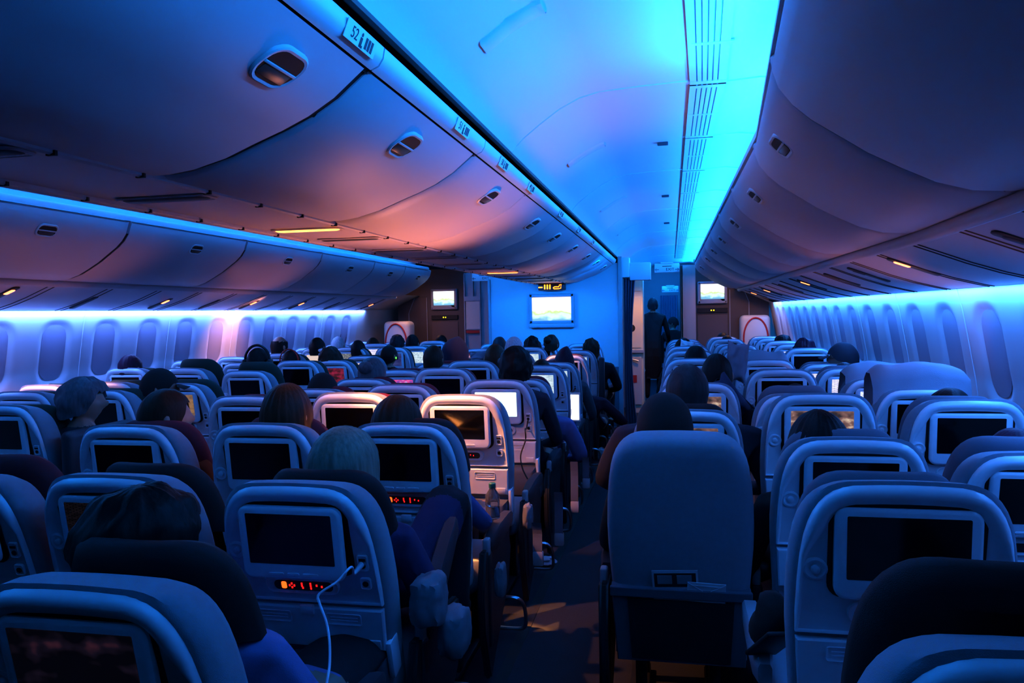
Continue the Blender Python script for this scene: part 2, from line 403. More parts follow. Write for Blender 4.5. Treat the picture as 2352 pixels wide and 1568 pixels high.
for sgn in (1, -1):                           # wavy light trough lip along the top of each outer bin row
    trim(ext([(1.838, .628), (1.840, .655), (1.85, .668), (1.88, .668), (1.90, .64)], sgn, YN, 10.6, True, True), M_fascia, 40)
# ------------------------------------------------------------------ service panels under the centre bins
trim(ext([(-.198, .384), (-.19, .376), (0, .374), (.19, .376), (.198, .384)], 1, YN, 10.05), M_bin, 30)
rb = bmesh.new()
for sgn in (1, -1): ext([(.197, .366), (.203, .362), (.212, .366), (.212, .38), (.197, .38)], sgn, YN, 10.05, True, True, bm=rb)
trim(rb, M_bin, 40)
nb = bmesh.new()
for k in range(34):
    y = .6 + .29 * k
    for sgn in (1, -1): bx(nb, XC + sgn * .205 - .012, XC + sgn * .205 + .012, y - .004, y + .004, HC + .3605, HC + .372)
trim(nb, M_ink)
for k in range(13):
    y = 1.45 + .70 * k
    if y > 9.6: break
    lit = k in (2, 8)
    if lit: y = 3.10 if k == 2 else 7.04
    t = thing('reading_light_panel', ('glowing amber' if lit else 'dark unlit') + ' reading light panel under the centre bins, %s along the row' % ORD[k], 'reading light', (XC, y, HC + .373), 0, 'reading light panels under the centre bins')
    obj('panel_frame', ring_solid(bmesh.new(), rrect(.32, .09, .03), [(0, 0), (0, .003), (.006, .006), (.010, .004)]), M_bin, t, 40).rotation_euler = (math.radians(-90), 0, 0)
    l = obj('lens', ring_solid(bmesh.new(), rrect(.29, .055, .025), [(0, 0), (0, .005), (.008, .008)]), M_orange if lit else M_vent, t, 40); l.rotation_euler = (math.radians(-90), 0, 0)
# outer service valances, with rounded lip, ribs and lamps
VAL = [(2.395, .262), (2.44, .248), (2.55, .205), (2.66, .162), (2.78, .122), (2.90, .090), (2.945, .080)]
for sgn, ye in ((1, 10.7), (-1, 10.75)):
    trim(ext(VAL, sgn, YN, ye), M_bin, 40)
    trim(ext([(2.40, .268), (2.388, .252), (2.395, .232), (2.415, .222), (2.44, .228), (2.452, .246), (2.44, .262)], sgn, YN, ye, True, True), M_bin, 60)
    trim(ext([(2.372, .268), (2.40, .272), (2.40, .30), (2.372, .30)], sgn, YN, ye, True, True), M_black)
    vb = bmesh.new(); y = -.6
    while y < ye - .1:
        for dy in (0, .055):
            loft(vb, [[(taper(XC + sgn * h, yy), yy, HC + z - dz) for h, z in VAL] for yy, dz in ((y + dy - .005, 0), (y + dy, .004), (y + dy + .005, 0))])
        y += .555
    trim(vb, M_darkpl)
def val_z(h):
    for (a, za), (b, zb) in zip(VAL, VAL[1:]):
        if a <= h <= b: return za + (zb - za) * (h - a) / (b - a)
def valance_lamp(sgn, h, y, lit, k, side):
    x = taper(XC + sgn * h, y); z = HC + val_z(h)
    t = thing('valance_lamp', ('glowing orange' if lit else 'unlit') + ' lamp in the valance over the %s windows, %s from near end' % (side, ORD[k]), 'lamp', (x, y, z), 0, 'valance lamps over the %s windows' % side)
    sl = math.atan2(-.37, 1) * sgn * -1
    b = ring_solid(bmesh.new(), rrect(.24, .06, .02), [(0, -.002), (0, .004), (.006, .007)]); p = obj('lamp_panel', b, M_darkpl, t, 40)
    p.rotation_euler = (math.radians(-90), -sgn * math.radians(20), 0) ; p.rotation_mode = 'XYZ'
    p.matrix_basis = Matrix.Rotation(sgn * math.radians(20.5), 4, 'Y') @ Matrix.Rotation(math.radians(-90), 4, 'X')
    b = ring_solid(bmesh.new(), rrect(.075, .034, .012, -.05 * sgn), [(0, 0), (0, .008), (.004, .011)]); q = obj('lamp_lens', b, M_red_led if lit else M_vent, t, 40)
    q.matrix_basis = Matrix.Rotation(sgn * math.radians(20.5), 4, 'Y') @ Matrix.Rotation(math.radians(-90), 4, 'X')
for k, (y, lit) in enumerate(((2.6, 0), (3.87, 1), (4.7, 0), (5.4, 0), (6.5, 1), (7.6, 0), (9.0, 1), (10.4, 1))): valance_lamp(1, 2.62, y, lit, k, 'right-hand')
for k, (y, lit) in enumerate(((4.17, 1), (5.0, 0), (5.88, 1), (6.6, 0), (7.3, 1), (8.36, 1), (9.3, 0), (10.5, 1))): valance_lamp(-1, 2.74 if k else 2.62, y, lit, k, 'left-hand')
# ------------------------------------------------------------------ sidewalls with recessed windows
WP = [(2.945, .082), (2.958, .03), (2.972, -.03), (2.985, -.10), (2.998, -.17), (3.01, -.24), (3.022, -.31), (3.034, -.38), (3.043, -.45), (3.05, -.52), (3.056, -.60), (3.06, -.75), (3.06, -.95), (3.05, -1.2), (3.0, -1.51)]
def wall_h(z):
    for (a, za), (b, zb) in zip(WP, WP[1:]):
        if zb <= z <= za: return a + (b - a) * (za - z) / (za - zb)
    return WP[-1][0]
def sidewall(sgn, y0, y1, wins, name):
    bm = bmesh.new(); zs = [.082 - .02 * i for i in range(33)] + [-.62, -.75, -.95, -1.2, -1.51]
    ys = []; y = y0
    while y < y1: ys.append(y); y += .0225 if y > 1.5 else .2
    ys.append(y1)
    def dep(y, z):
        for w in wins:
            if abs(y - w) < .2:
                qx, qz = abs(y - w) - (.152 - .12), abs(z + .24) - (.245 - .12)
                s = math.hypot(max(qx, 0), max(qz, 0)) + min(max(qx, qz), 0) - .12
                t = min(max((.014 - s) / .06, 0), 1)
                return .020 * t * t * (3 - 2 * t)
        return 0
    loft(bm, [[(taper(XC + sgn * (wall_h(z) + dep(y, z)), y), y, HC + z) for z in zs] for y in ys])
    return struct(name, bm, M_wall, smooth=60)
LW = [5.0 + .53 * k for k in range(-4, 11)]
RW = [4.03 + .555 * k for k in range(-4, 14)]
sidewall(-1, YN, 10.7, LW, 'wall_left'); sidewall(1, YN, 11.6, RW, 'wall_right')
wn = 1
for sgn, W in ((-1, LW), (1, RW)):
    for w in W:
        bm = bmesh.new(); P = rrect(.232, .415, .10); grid = []
        ps = inset_poly(P, 0)
        vs = [bm.verts.new((taper(XC + sgn * (wall_h(-.235 + p[1]) + .0165), w + p[0]), w + p[0], HC - .235 + p[1])) for p in ps]; bm.faces.new(vs)
        o = struct('window_%d' % wn, bm, M_shade); wn += 1
    if sgn < 0:
        pz = bmesh.new(); vs = [pz.verts.new((taper(XC + sgn * (wall_h(-.235 + z) + .0155), w + x), w + x, HC - .235 + z)) for x, z in [p for p in P if p[1] < -.03] + [(.116, -.03), (.07, -.008), (-.07, -.008), (-.116, -.03)]]
        pz.faces.new(vs); obj('window_pane', pz, mat('night_pane', (.13, .09, .14), .3), o)
        hb = bmesh.new(); zz = -.40; bx(hb, -.006, .006, -.03, .03, -.008, .008, .003)
        for v in hb.verts: v.co += Vector((taper(XC + sgn * (wall_h(zz) + .012), w), w, HC + zz))
        obj('shade_handle', hb, M_shade, o)
for sgn, W in ((-1, LW), (1, RW)):
    gb = bmesh.new()
    for a, b in list(zip(W, W[1:]))[::2]:
        y = (a + b) / 2
        loft(gb, [[(taper(XC + sgn * (wall_h(z) - dz), yy), yy, HC + z) for z in [q[1] for q in WP]] for yy, dz in ((y - .006, 0), (y - .004, .004), (y + .004, .004), (y + .006, 0))])
    trim(gb, M_wall)
# ------------------------------------------------------------------ front bulkhead of the centre block
YB = 10.14
struct('wall_front', box(-2.372, -.66, YB, YB + .05, .78, HC + .62, .004), M_bulk)
struct('baseboard_front', box(-2.372, -.66, YB - .006, YB + .045, 0, .78), M_dado)
trim(box(-.672, -.612, YB - .03, YB + .06, 0, HC + .70, .01), M_silver)
trim(box(-2.40, -2.365, YB - .02, YB + .06, 0, HC + .45, .008), M_silver)
t = thing('wall_monitor', 'wide grey wall monitor showing a bright map on the blue centre bulkhead', 'monitor', (-1.536, YB, HC))
obj('monitor_case', ring_solid(bmesh.new(), rrect(.603, .40, .012, 0, .042), [(0, .01), (0, -.055), (.012, -.068), (.04, -.068), (.045, -.058)]), M_tv, t, 40)
obj('monitor_chin', box(-.30, .30, -.075, .0, -.207, -.15, .012), M_tv, t, 40)
obj('monitor_screen', ring_solid(bmesh.new(), rrect(.522, .325, .012, 0, .03), [(0, -.05), (0, -.0595), (.004, -.0605)]), SCR['flight'], t)
t = thing('seatbelt_sign', 'glowing amber fasten-belt sign under the end of the centre bins', 'sign', (-1.525, YB - .12, HC + .325))
obj('sign_housing', box(-.17, .19, -.03, .03, -.045, .045, .012), M_darkpl, t, 40)
sg = bmesh.new()
bx(sg, -.165, -.11, -.034, -.028, -.012, .004, .003)                 # cigarette
for q in range(3): bx(sg, -.09 + .034 * q, -.072 + .034 * q, -.034, -.028, -.03, .032, .004)
pts = [(.03, -.032, -.012), (.04, -.032, -.026), (.10, -.032, -.026), (.13, -.032, -.02), (.135, -.032, .03), (.112, -.032, .022), (.105, -.032, 0), (.05, -.032, .0), (.03, -.032, -.012)]
tube(sg, pts, .006, 6)
obj('lit_symbols', sg, mat('sign_amber', (.4, .1, .01), .4, emit=(1, .23, .01), estr=4), t)
# ------------------------------------------------------------------ beyond the bulkhead
YP = 12.0
def wall(name, *a, m=M_brown, b=0): return struct(name, box(*a, b), m)
wall('wall_far_right', .34, 1.42, YP, YP + .05, 0, HC + .75)
wall('wall_far_left', -4.35, -3.22, YP, YP + .05, 0, HC + .72)
wall('wall_lavatory', -3.10, -2.45, 11.5, 11.55, 0, HC + .62, m=M_silver)
struct('door_1', box(.86, 1.14, YP - .012, YP, .25, HC + .28, .004), M_brown)
struct('door_2', box(-4.16, -3.86, YP - .012, YP, .2, HC + .28, .004), M_brown)
fb = bmesh.new()
for x0, x1, z0, z1 in ((.855, .868, .25, HC + .285), (1.13, 1.142, .25, HC + .1), (.855, 1.142, .24, .252)): bx(fb, x0, x1, YP - .018, YP - .01, z0, z1)
for x0, x1, z0, z1 in ((-4.17, -4.157, .7, HC + .02), (-3.862, -3.85, .2, HC + .27), (-4.17, -3.85, .695, .707)): bx(fb, x0, x1, YP - .018, YP - .01, z0, z1)
for (xa, za), (xb, zb) in (((-4.163, HC + .02), (-4.06, HC + .27)), ((1.136, HC + .1), (1.06, HC + .285))): tube(fb, [(xa, YP - .014, za), (xb, YP - .014, zb)], .006, 6)
trim(fb, M_silver)
pb = bmesh.new()
for x in (-3.09, -2.85, -2.66): bx(pb, x - .008, x + .008, 11.47, 11.5, 0, HC + .60)
bx(pb, -3.09, -2.84, 11.46, 11.5, HC + .19, HC + .26); bx(pb, -3.09, -2.84, 11.47, 11.5, HC - .25, HC - .235)
bx(pb, -2.965, -2.95, 11.47, 11.5, HC + .26, HC + .5)
trim(pb, M_silver)
trim(box(-3.07, -2.86, 11.478, 11.499, HC - .235, HC + .19), M_cream)
trim(box(-3.07, -2.86, 11.47, 11.499, HC - .30, HC - .26), M_red)
def side_monitor(x, z, lab):
    t = thing('wall_monitor', lab, 'monitor', (x, YP, HC + z))
    obj('monitor_case', ring_solid(bmesh.new(), rrect(.43, .33, .012), [(0, .01), (0, -.05), (.01, -.06), (.035, -.06), (.04, -.05)]), M_tv, t, 40)
    obj('monitor_screen', ring_solid(bmesh.new(), rrect(.34, .235, .012, 0, .02), [(0, -.04), (0, -.052), (.003, -.053)]), SCR['flight'], t)
    return t
side_monitor(.61, .245, 'small wall monitor showing a bright map on the right-hand brown partition')
side_monitor(-3.56, .235, 'small wall monitor showing a bright map on the left-hand brown partition')
for x, z, w in ((.61, -.02, 'right-hand'), (-3.56, -.055, 'left-hand')):
    t = thing('media_player', 'black slot player with two yellow lights under the %s wall monitor' % w, 'player', (x, YP, HC + z))
    obj('player_case', box(-.22, .22, -.03, .01, -.035, .035, .004), M_ink, t)
    for q in (-.018, .018): obj('indicator_light', lathe(bmesh.new(), [(.011, -.034), (.011, -.03)], 10, (q, 0, 0), 'Y'), M_yellow, t)
    obj('panel_below', box(-.22, .22, -.012, .0, -.62, -.07, .004), mat('brown_light', (.14, .10, .095), .5), t)
# cream door surrounds and slide covers
for sgn, y0, y1 in ((1, 11.6, 13.2), (-1, 10.7, 12.6)):
    wb = bmesh.new(); loft(wb, [[(XC + sgn * h, y, HC + z) for h, z in [(2.45, .30), (2.7, .20)] + WP] for y in (y0, y1)])
    struct('wall_door_%s' % ('right' if sgn > 0 else 'left'), wb, M_cream, smooth=50)
def slide(x, y, lab, w=.42):
    t = thing('door_slide_cover', lab, 'slide cover', (x, y, .55))
    obj('cover_shell', box(-w / 2, w / 2, -.16, .16, 0, .86, .07, 4), M_cream, t, 50)
    obj('red_arc', tube(bmesh.new(), [(.17 * math.cos(a), -.163, .52 + .30 * math.sin(a)) for a in [math.radians(-10 + 10 * i) for i in range(21)]], .012, 6), M_red, t)
    pb = bmesh.new()
    for q in range(5): bx(pb, -.10, .0 + .02 * (q % 2), -.1615, -.158, .50 - .03 * q, .506 - .03 * q)
    obj('printed_lines', pb, M_brown, t)
slide(1.20, 11.85, 'cream door slide cover with a red arc beside the right-hand partition')
slide(-4.12, 11.4, 'cream door slide cover with a red arc beside the left-hand partition')
# aisle opening: curtain box, curtains, galley, signs
t = thing('curtain_header', 'white boxed curtain header over the aisle opening by the bulkhead', 'curtain header', (-.42, YB + .08, HC + .52))
obj('header_box', box(-.20, -.10, -.06, .10, -.09, .17, .012), M_white, t, 40)
obj('header_beam', box(-.10, .17, -.02, .12, -.13, .10, .012), M_white, t, 40)
obj('header_underside', box(-.19, -.11, -.05, .09, -.10, -.088), M_brown, t)
def curtain(name, x0, x1, y, z0, z1, folds, amp, label, m=M_curtain, taperz=0):
    bm = bmesh.new(); rows = []
    for j in range(13):
        f = j / 12; row = []
        for i in range(folds * 8 + 1):
            s = i / (folds * 8); sq = 1 - taperz * math.sin(f * math.pi)
            row.append((x0 + (x1 - x0) * (s if taperz == 0 else s * sq), y + amp * math.sin(s * folds * 2 * math.pi) * (.6 + .4 * f), z0 + (z1 - z0) * f))
        rows.append(row)
    loft(bm, rows); o = obj(name, bm, m, smooth=80)
    return tag(o, label, 'curtain')
curtain('aisle_curtain', -.60, -.45, YB + .10, .02, HC + .42, 4, .03, 'gathered blue-grey curtain tied beside the centre bulkhead', taperz=.35)
curtain('divider_curtain', -.22, .14, 16.5, .1, HC + .30, 7, .03, 'far pleated blue divider curtain closing the next cabin', mat('curtain_far', (.2, .3, .42), .8))
curtain('aisle_curtain', .13, .17, 11.2, .1, HC + .62, 2, .02, 'narrow green-blue curtain edge tied back at the right of the aisle opening', mat('curtain_green', (.12, .2, .2), .8))
struct('wall_galley', box(-.80, -.70, 12.15, 16.5, 0, HC + .70), M_bulk)
t = thing('galley_cabinet', 'warm lit cream galley cabinet with a round black hole beside the curtain', 'cabinet', (-.55, 11.5, 0))
obj('cabinet_body', box(-.12, .15, 0, .5, 0, HC + .62, .006), M_galley, t)
obj('upper_locker_door', box(-.10, .12, -.012, 0, HC + .28, HC + .55, .004), M_galley, t)
obj('tall_locker_door', box(-.10, .12, -.012, 0, HC - .55, HC + .2, .006), M_galley, t)
obj('round_hole', lathe(bmesh.new(), [(.055, -.016), (.055, -.01)], 20, (-.02, 0, HC - .26), 'Y'), M_ink, t)
obj('round_dial', lathe(bmesh.new(), [(.06, -.02), (.05, -.03)], 20, (.03, 0, HC + .50), 'Y'), mat('dial_amber', (.5, .2, .02), .4, emit=(1, .4, .05), estr=1.2), t)
obj('counter_edge', box(-.12, .16, -.05, .02, HC - .62, HC - .58), M_silver, t)
obj('trolley_front', box(-.09, .12, -.02, 0, .12, HC - .68, .01), M_cream, t)
obj('trolley_handle', tube(bmesh.new(), [(-.08, -.03, HC - .70), (.08, -.06, HC - .74)], .012, 8), M_metal, t)
obj('red_sticker', box(-.02, .05, -.024, -.02, .45, .56), M_red, t)
struct('wall_far_opening', box(.15, .345, 11.3, 11.36, 0, HC + .63), mat('opening_panel', (.45, .42, .40), .5))
struct('wall_far_end', box(-3.2, 1.4, 17.0, 17.05, 0, HC + 1.0), M_bulk)
def exit_sign(x, y, z, w, label, arrow=True):
    t = thing('exit_sign', label, 'sign', (x, y, z))
    obj('sign_board', box(-w / 2, w / 2, -.02, .02, -.06, .06, .01), M_white, t, 40)
    text_mesh('exit_lettering', 'EXIT', .052, M_ink, t, (w * .12, -.0205, -.02), (math.pi / 2, 0, 0))
    ab = bmesh.new()
    for s in (1, -1):
        x0 = s * w * .39
        bx(ab, x0 - .022, x0 + .022, -.0225, -.02, -.024, -.018)
        tube(ab, [(x0 + s * .008, -.021, -.004), (x0 + s * .03, -.021, -.021), (x0 + s * .008, -.021, -.038)], .003, 4)
    bx(ab, -.06, .06, -.0225, -.02, .018, .026)
    obj('arrows', ab, M_ink, t)
    obj('mount_plate', box(-w * .25, w * .25, -.03, .06, .058, .075), M_white, t)
exit_sign(-.045, 10.35, HC + .545, .32, 'white exit sign with two arrows hanging over the near aisle')
exit_sign(-.01, 15.5, HC + .40, .32, 'small far exit sign above the divider curtain')
exit_sign(-2.72, 11.2, HC + .535, .34, 'white exit sign over the far aisle, half hidden by the centre bins')
# ================================================================== seats
HWT = [(0, .115), (.004, .135), (.012, .155), (.024, .171), (.04, .185), (.06, .197), (.085, .207), (.115, .215), (.16, .222), (.22, .227), (.30, .230), (.38, .229), (.46, .224), (.55, .218), (.66, .214)]
def hw(s):
    for (a, x), (b, y) in zip(HWT, HWT[1:]):
        if a <= s <= b: return x + (y - x) * (s - a) / (b - a)
    return HWT[-1][1] if s > 0 else HWT[0][1]
def arch(s1, add=0, s0=0, rb=.0):
    """outline: domed top, flared sides, square bottom; (x, -s) counter-clockwise"""
    ss = [q[0] for q in HWT if q[0] < s1 - .012] + [s1]
    R = [(hw(s) + add, -(s + s0)) for s in ss]
    top = [(R[0][0] * f, .0035 * (1 - f * f) - s0) for f in (.5, 0, -.5)]
    P = [q for q in reversed(R)] + top + [(-x, z) for x, z in R]
    if rb: P = [(R[-1][0] - rb, -(s1 + s0))] + [(x, z + (rb if i == 0 else 0)) for i, (x, z) in enumerate(P)]; P[-1] = (P[-1][0], P[-1][1] + rb); P.append((P[-1][0] + rb, -(s1 + s0)))
    return P
PR = {}
def proto(name, bm, m, smooth=40):
    o = obj(name, bm, m, None, smooth); COL.objects.unlink(o); PR[name] = o
    return o
# back pieces (x, y forward, z = -distance below the top)
bk0 = ring_solid(bmesh.new(), arch(.68, .004), [(.010, .004), (.0, .012), (-.004, .05), (.0, .095), (.018, .125), (.05, .14), (.09, .142)])
for v in bk0.verts: v.co.z -= max(0, v.co.y - .012) * .42 * max(0, 1 + v.co.z / .35)
proto('backrest', bk0, M_fabric, 60)
sh = ring_solid(bmesh.new(), arch(.352, -.006, .007), [(0, .012), (0, -.006), (.006, -.015), (.014, -.019), (.026, -.0165), (.035, -.009), (.040, -.006)], True, lambda p: (1, 1) if p[1] > -.10 else ((.34, .62) if p[1] > -.35 and p[1] < -.17 else (.2, .5) if p[1] <= -.35 else (1 + (.34 - 1) * (-.10 - p[1]) / .07, 1 + (.62 - 1) * (-.10 - p[1]) / .07)))
proto('back_shell', sh, M_plastic, 50)
rc = ring_solid(bmesh.new(), rrect(.318, .228, .034, 0, -.153), [(0, -.004), (.0, -.0068)])
proto('screen_recess', rc, M_black)
bz = ring_solid(bmesh.new(), rrect(.296, .208, .026, 0, -.003), [(0, .006), (0, -.006), (.004, -.0105), (.009, -.012)])
for k in range(2): ring_solid(bz, rrect(.046, .008, .004, -.05 + .10 * k, -.088), [(0, -.011), (.001, -.0140)], back=False)
ring_solid(bz, rrect(.036, .008, .004, 0, -.088), [(0, -.011), (.001, -.0140)], back=False)
proto('screen_bezel', bz, M_plastic, 40)
proto('screen', ring_solid(bmesh.new(), rrect(.246, .143, .003, 0, .012, 2), [(0, -.011), (0, -.0128)]), M_glass)
proto('coat_hook', lathe(bmesh.new(), [(.027, -.004), (.027, -.0085), (.022, -.0105), (.019, -.0095), (.014, -.0062), (.010, -.0062), (.010, -.013), (.006, -.015), (.001, -.015)], 20, (-.184, 0, -.20), 'Y'), M_plastic, 35)
def jack(z, h):
    b = ring_solid(bmesh.new(), rrect(.032, h, .008, .184, z), [(0, -.004), (0, -.0095), (.002, -.0115), (.004, -.0095)])
    return b
j = jack(-.222, .05); proto('audio_jack', j, M_plastic)
j = jack(-.287, .036); proto('power_jack', j, M_plastic)
j = bmesh.new(); bx(j, .175, .193, -.0118, -.008, -.215, -.208); lathe(j, [(.008, -.0118), (.008, -.008)], 10, (.184, 0, -.230), 'Y'); proto('jack_socket', j, M_ink)
j = lathe(bmesh.new(), [(.0085, -.0118), (.0085, -.008)], 12, (.184, 0, -.287), 'Y'); proto('power_socket', j, M_ink)
proto('handset', ring_solid(bmesh.new(), rrect(.22, .056, .027, -.005, -.302), [(0, -.002), (0, -.010), (.003, -.013), (.010, -.011), (.012, -.0112)]), M_plastic)
proto('handset_face', ring_solid(bmesh.new(), rrect(.175, .030, .014, 0, -.302), [(0, -.009), (0, -.0122)]), M_darkpl)
kb = ring_solid(bmesh.new(), rrect(.018, .024, .006, -.058, -.302), [(0, -.010), (.002, -.0142)]); proto('amber_key', kb, M_amber)
kb = bmesh.new()
for x, z in ((-.034, .006), (-.034, -.006), (-.027, 0), (-.041, 0), (-.004, .007), (-.004, 0), (-.002, -.006), (.022, .008), (.022, .001), (.022, -.007), (.040, .003), (.055, 0)):
    bx(kb, x - .0022, x + .0022, -.0140, -.010, -.302 + z - .003, -.302 + z + .003)
proto('red_keys', kb, M_redkey)
tt = ring_solid(bmesh.new(), [(.214, -.505), (.222, -.372), (-.222, -.372), (-.214, -.505)], [(0, .02), (0, -.008), (.004, -.012), (.012, -.012)])
for x in (-.105, .105):
    ring_solid(tt, rrect(.105, .038, .008, x, -.405), [(0, -.0115), (.0015, -.0145), (.004, -.0125)], back=False)
    for q in range(2): bx(tt, x - .04, x + .04, -.0137, -.011, -.401 - .010 * q, -.398 - .010 * q)
bx(tt, .16, .205, -.016, -.008, -.498, -.468, .002); bx(tt, -.02, .02, -.02, -.006, -.392, -.362, .004)
proto('tray_table', tt, M_plastic)
proto('hinge_bracket', box(.212, .232, -.01, .05, -.60, -.48, .008), M_plastic)
pk = ring_solid(bmesh.new(), [(.205, -.72), (.212, -.53), (-.212, -.53), (-.205, -.72)], [(0, .01), (0, -.012), (.006, -.026), (.03, -.04)])
proto('literature_pocket', pk, M_pocket)
def headrest_bm(wing=0):
    P = arch(.24, -.028, .052); b = ring_solid(bmesh.new(), P, [(.05, .13), (.018, .132), (.0, .150), (0, .172), (.010, .192), (.04, .20)])
    for v in b.verts: v.co.y += 1.6 * v.co.x ** 2 + wing * max(0, abs(v.co.x) - .1); v.co.z += .0
    return b
proto('headrest', headrest_bm(), HR['red'], 60)
# seat pieces (root space)
sc = box(-.225, .225, .05, .56, .36, .46, .045, 4); proto('seat_cushion', sc, M_fabric, 60)
def armrest_bm(x):
    b = bmesh.new(); prs = []
    for y, w, z0, z1 in ((.10, .018, .53, .585), (.16, .026, .525, .60), (.28, .028, .535, .612), (.42, .027, .55, .612), (.50, .024, .555, .605), (.535, .014, .565, .592)):
        prs.append([(x + dx * w, y, z) for dx, z in ((-1, z0 + .006), (-.7, z0), (.7, z0), (1, z0 + .006), (1, z1 - .012), (.7, z1), (-.7, z1), (-1, z1 - .012))])
    return loft(b, prs, True, True)
proto('armrest', armrest_bm(.262), M_rubber, 50); proto('left_armrest', armrest_bm(-.262), M_rubber, 50)
sp = bmesh.new()
P = [(.07, .02), (.44, .30), (.50, .44), (.46, .535), (.02, .56), (-.03, .40), (-.02, .25)]
A = [sp.verts.new((.245, y, z)) for y, z in P]; B = [sp.verts.new((.275, y, z)) for y, z in P]
sp.faces.new(A); sp.faces.new(B[::-1])
for k in range(len(P)): sp.faces.new((A[k], A[(k + 1) % len(P)], B[(k + 1) % len(P)], B[k]))
bmesh.ops.bevel(sp, geom=sp.edges[:], offset=.008, segments=2, affect='EDGES')
proto('side_panel', sp, M_darkpl)
ec = box(.250, .277, .055, .10, .535, .600, .008, 3); proto('armrest_cap', ec, M_cap)
eb = box(.243, .283, .045, .10, .16, .545, .010, 3); proto('end_bay', eb, M_darkpl)
def leg_bm(x):
    b = bmesh.new(); bx(b, x - .02, x + .02, .08, .14, 0, .38, .006); bx(b, x - .02, x + .02, .42, .47, 0, .38, .006); bx(b, x - .022, x + .022, .03, .52, 0, .035, .006)
    return b
proto('leg', leg_bm(.12), M_darkpl); proto('leg_inner', leg_bm(-.14), M_darkpl)
proto('baggage_bar', tube(bmesh.new(), smooth_path([(.20, .50, .20), (.29, .50, .20), (.325, .51, .17), (.335, .52, .10), (.325, .53, .055), (.29, .53, .045), (.20, .53, .045)], 4), .009, 8), M_metal)
BASE = {'seat_cushion', 'armrest', 'left_armrest', 'side_panel', 'armrest_cap', 'end_bay', 'leg', 'leg_inner', 'baggage_bar'}
def put(pname, root, parent, m=None, back=None, name=None):
    p = PR[pname]; o = p.copy()
    if pname in BASE: o.location.y += .17
    o.name = name or pname; COL.objects.link(o); o.parent = parent
    if m is not None: o.material_slots[0].link = 'OBJECT'; o.material_slots[0].material = m
    return o
SEATS = {}
def seat(key, X, Y, drop, scr='black', hcol='red', up=.012, label='', group='', aisle=False, keys=False, parts=True, hx=0, raised=False, far=False, dscreen=0):
    t = thing('airline_seat', label, 'airplane seat', (X, Y, 0), 0, group)
    ztop = HC - drop; tau = math.radians(8 + max(0, min(1, (drop - .365) / .085)) * 8)
    SEATS[key] = (X, Y, ztop, tau, t)
    B = Matrix.Translation((0, -.14 * math.sin(tau), ztop)) @ Matrix.Rotation(tau, 4, 'X')
    def bk(n, parent=None, m=None, M2=None, name=None):
        o = put(n, t, parent or t, m, name=name)
        o.matrix_basis = (B if parent is None else Matrix()) @ (M2 or Matrix())
        return o
    bk('backrest'); shl = bk('back_shell')
    bk('screen_recess', shl)
    bz = bk('screen_bezel', None, None, Matrix.Translation((0, -.009 - dscreen * .4, -.152)) @ Matrix.Rotation(-math.radians(4 + 60 * dscreen), 4, 'X'))
    bk('screen', bz, SCR[scr])
    bk('coat_hook', shl)
    if not far:
        jk = bk('audio_jack', None); bk('jack_socket', jk); jk = bk('power_jack', None); bk('power_socket', jk)
        hs = bk('handset')
        bk('handset_face', hs)
        if keys: bk('amber_key', hs); bk('red_keys', hs)
        bk('hinge_bracket')
        bk('literature_pocket')
    bk('tray_table')
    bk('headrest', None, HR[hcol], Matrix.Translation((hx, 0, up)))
    put('seat_cushion', t, t); put('leg', t, t); put('leg_inner', t, t, name='leg')
    a = put('armrest', t, t)
    if raised: a.matrix_basis = Matrix.Translation((0, .29, .56)) @ Matrix.Rotation(math.radians(33), 4, 'X') @ Matrix.Translation((0, -.12, -.56))
    if aisle:
        put('side_panel', t, t); put('armrest_cap', t, t); put('end_bay', t, t); put('baggage_bar', t, t)
    return t
NUM = ORD
CEN = [('C', 0, -1.005, 1.149, .454), ('C', 1, -1.005, 1.925, .451), ('C', 2, -1.005, 2.772, .411), ('C', 3, -1.005, 3.62, .393), ('C', 4, -1.005, 4.41, .391), ('C', 5, -1.005, 5.096, .448),
       ('C', 6, -1.005, 5.856, .41), ('C', 7, -1.005, 6.66, .441), ('C', 8, -1.005, 7.43, .42), ('C', 9, -1.005, 8.25, .42), ('C', 10, -1.005, 9.06, .38),
       ('M', 1, -1.525, 1.864, .429), ('M', 2, -1.525, 2.68, .403), ('M', 3, -1.525, 3.515, .374), ('M', 4, -1.525, 4.2, .40), ('M', 5, -1.525, 5.07, .37), ('M', 6, -1.525, 5.84, .37),
       ('M', 7, -1.525, 6.66, .43), ('M', 8, -1.525, 7.43, .40), ('M', 9, -1.525, 8.25, .38), ('M', 10, -1.525, 9.06, .39),
       ('L', 1, -2.045, 1.86, .44), ('L', 2, -2.045, 2.6, .405), ('L', 3, -2.045, 3.455, .385), ('L', 4, -2.045, 4.2, .427), ('L', 5, -2.045, 4.91, .43), ('L', 6, -2.045, 5.62, .424),
       ('L', 7, -2.045, 6.6, .444), ('L', 8, -2.045, 7.4, .41), ('L', 9, -2.045, 8.2, .39), ('L', 10, -2.045, 9.0, .37)]
LEFT = []
for r, y, kd, jd, idr in ((3, 3.19, .405, 0, 0), (4, 3.86, .40, .41, 0), (5, 4.58, .43, .42, .44), (6, 5.42, .41, .387, .385), (7, 6.25, .386, .402, .38), (8, 6.98, .432, .36, .39), (9, 7.75, .435, .345, .39), (10, 8.6, .383, .378, .38), (11, 9.42, .406, .37, .377), (12, 10.2, .37, .377, .37)):
    for c, x, dd in (('K', -3.206, kd), ('J', -3.726, jd), ('I', -4.246, idr)):
        if dd: LEFT.append((c, r, x, y, dd))
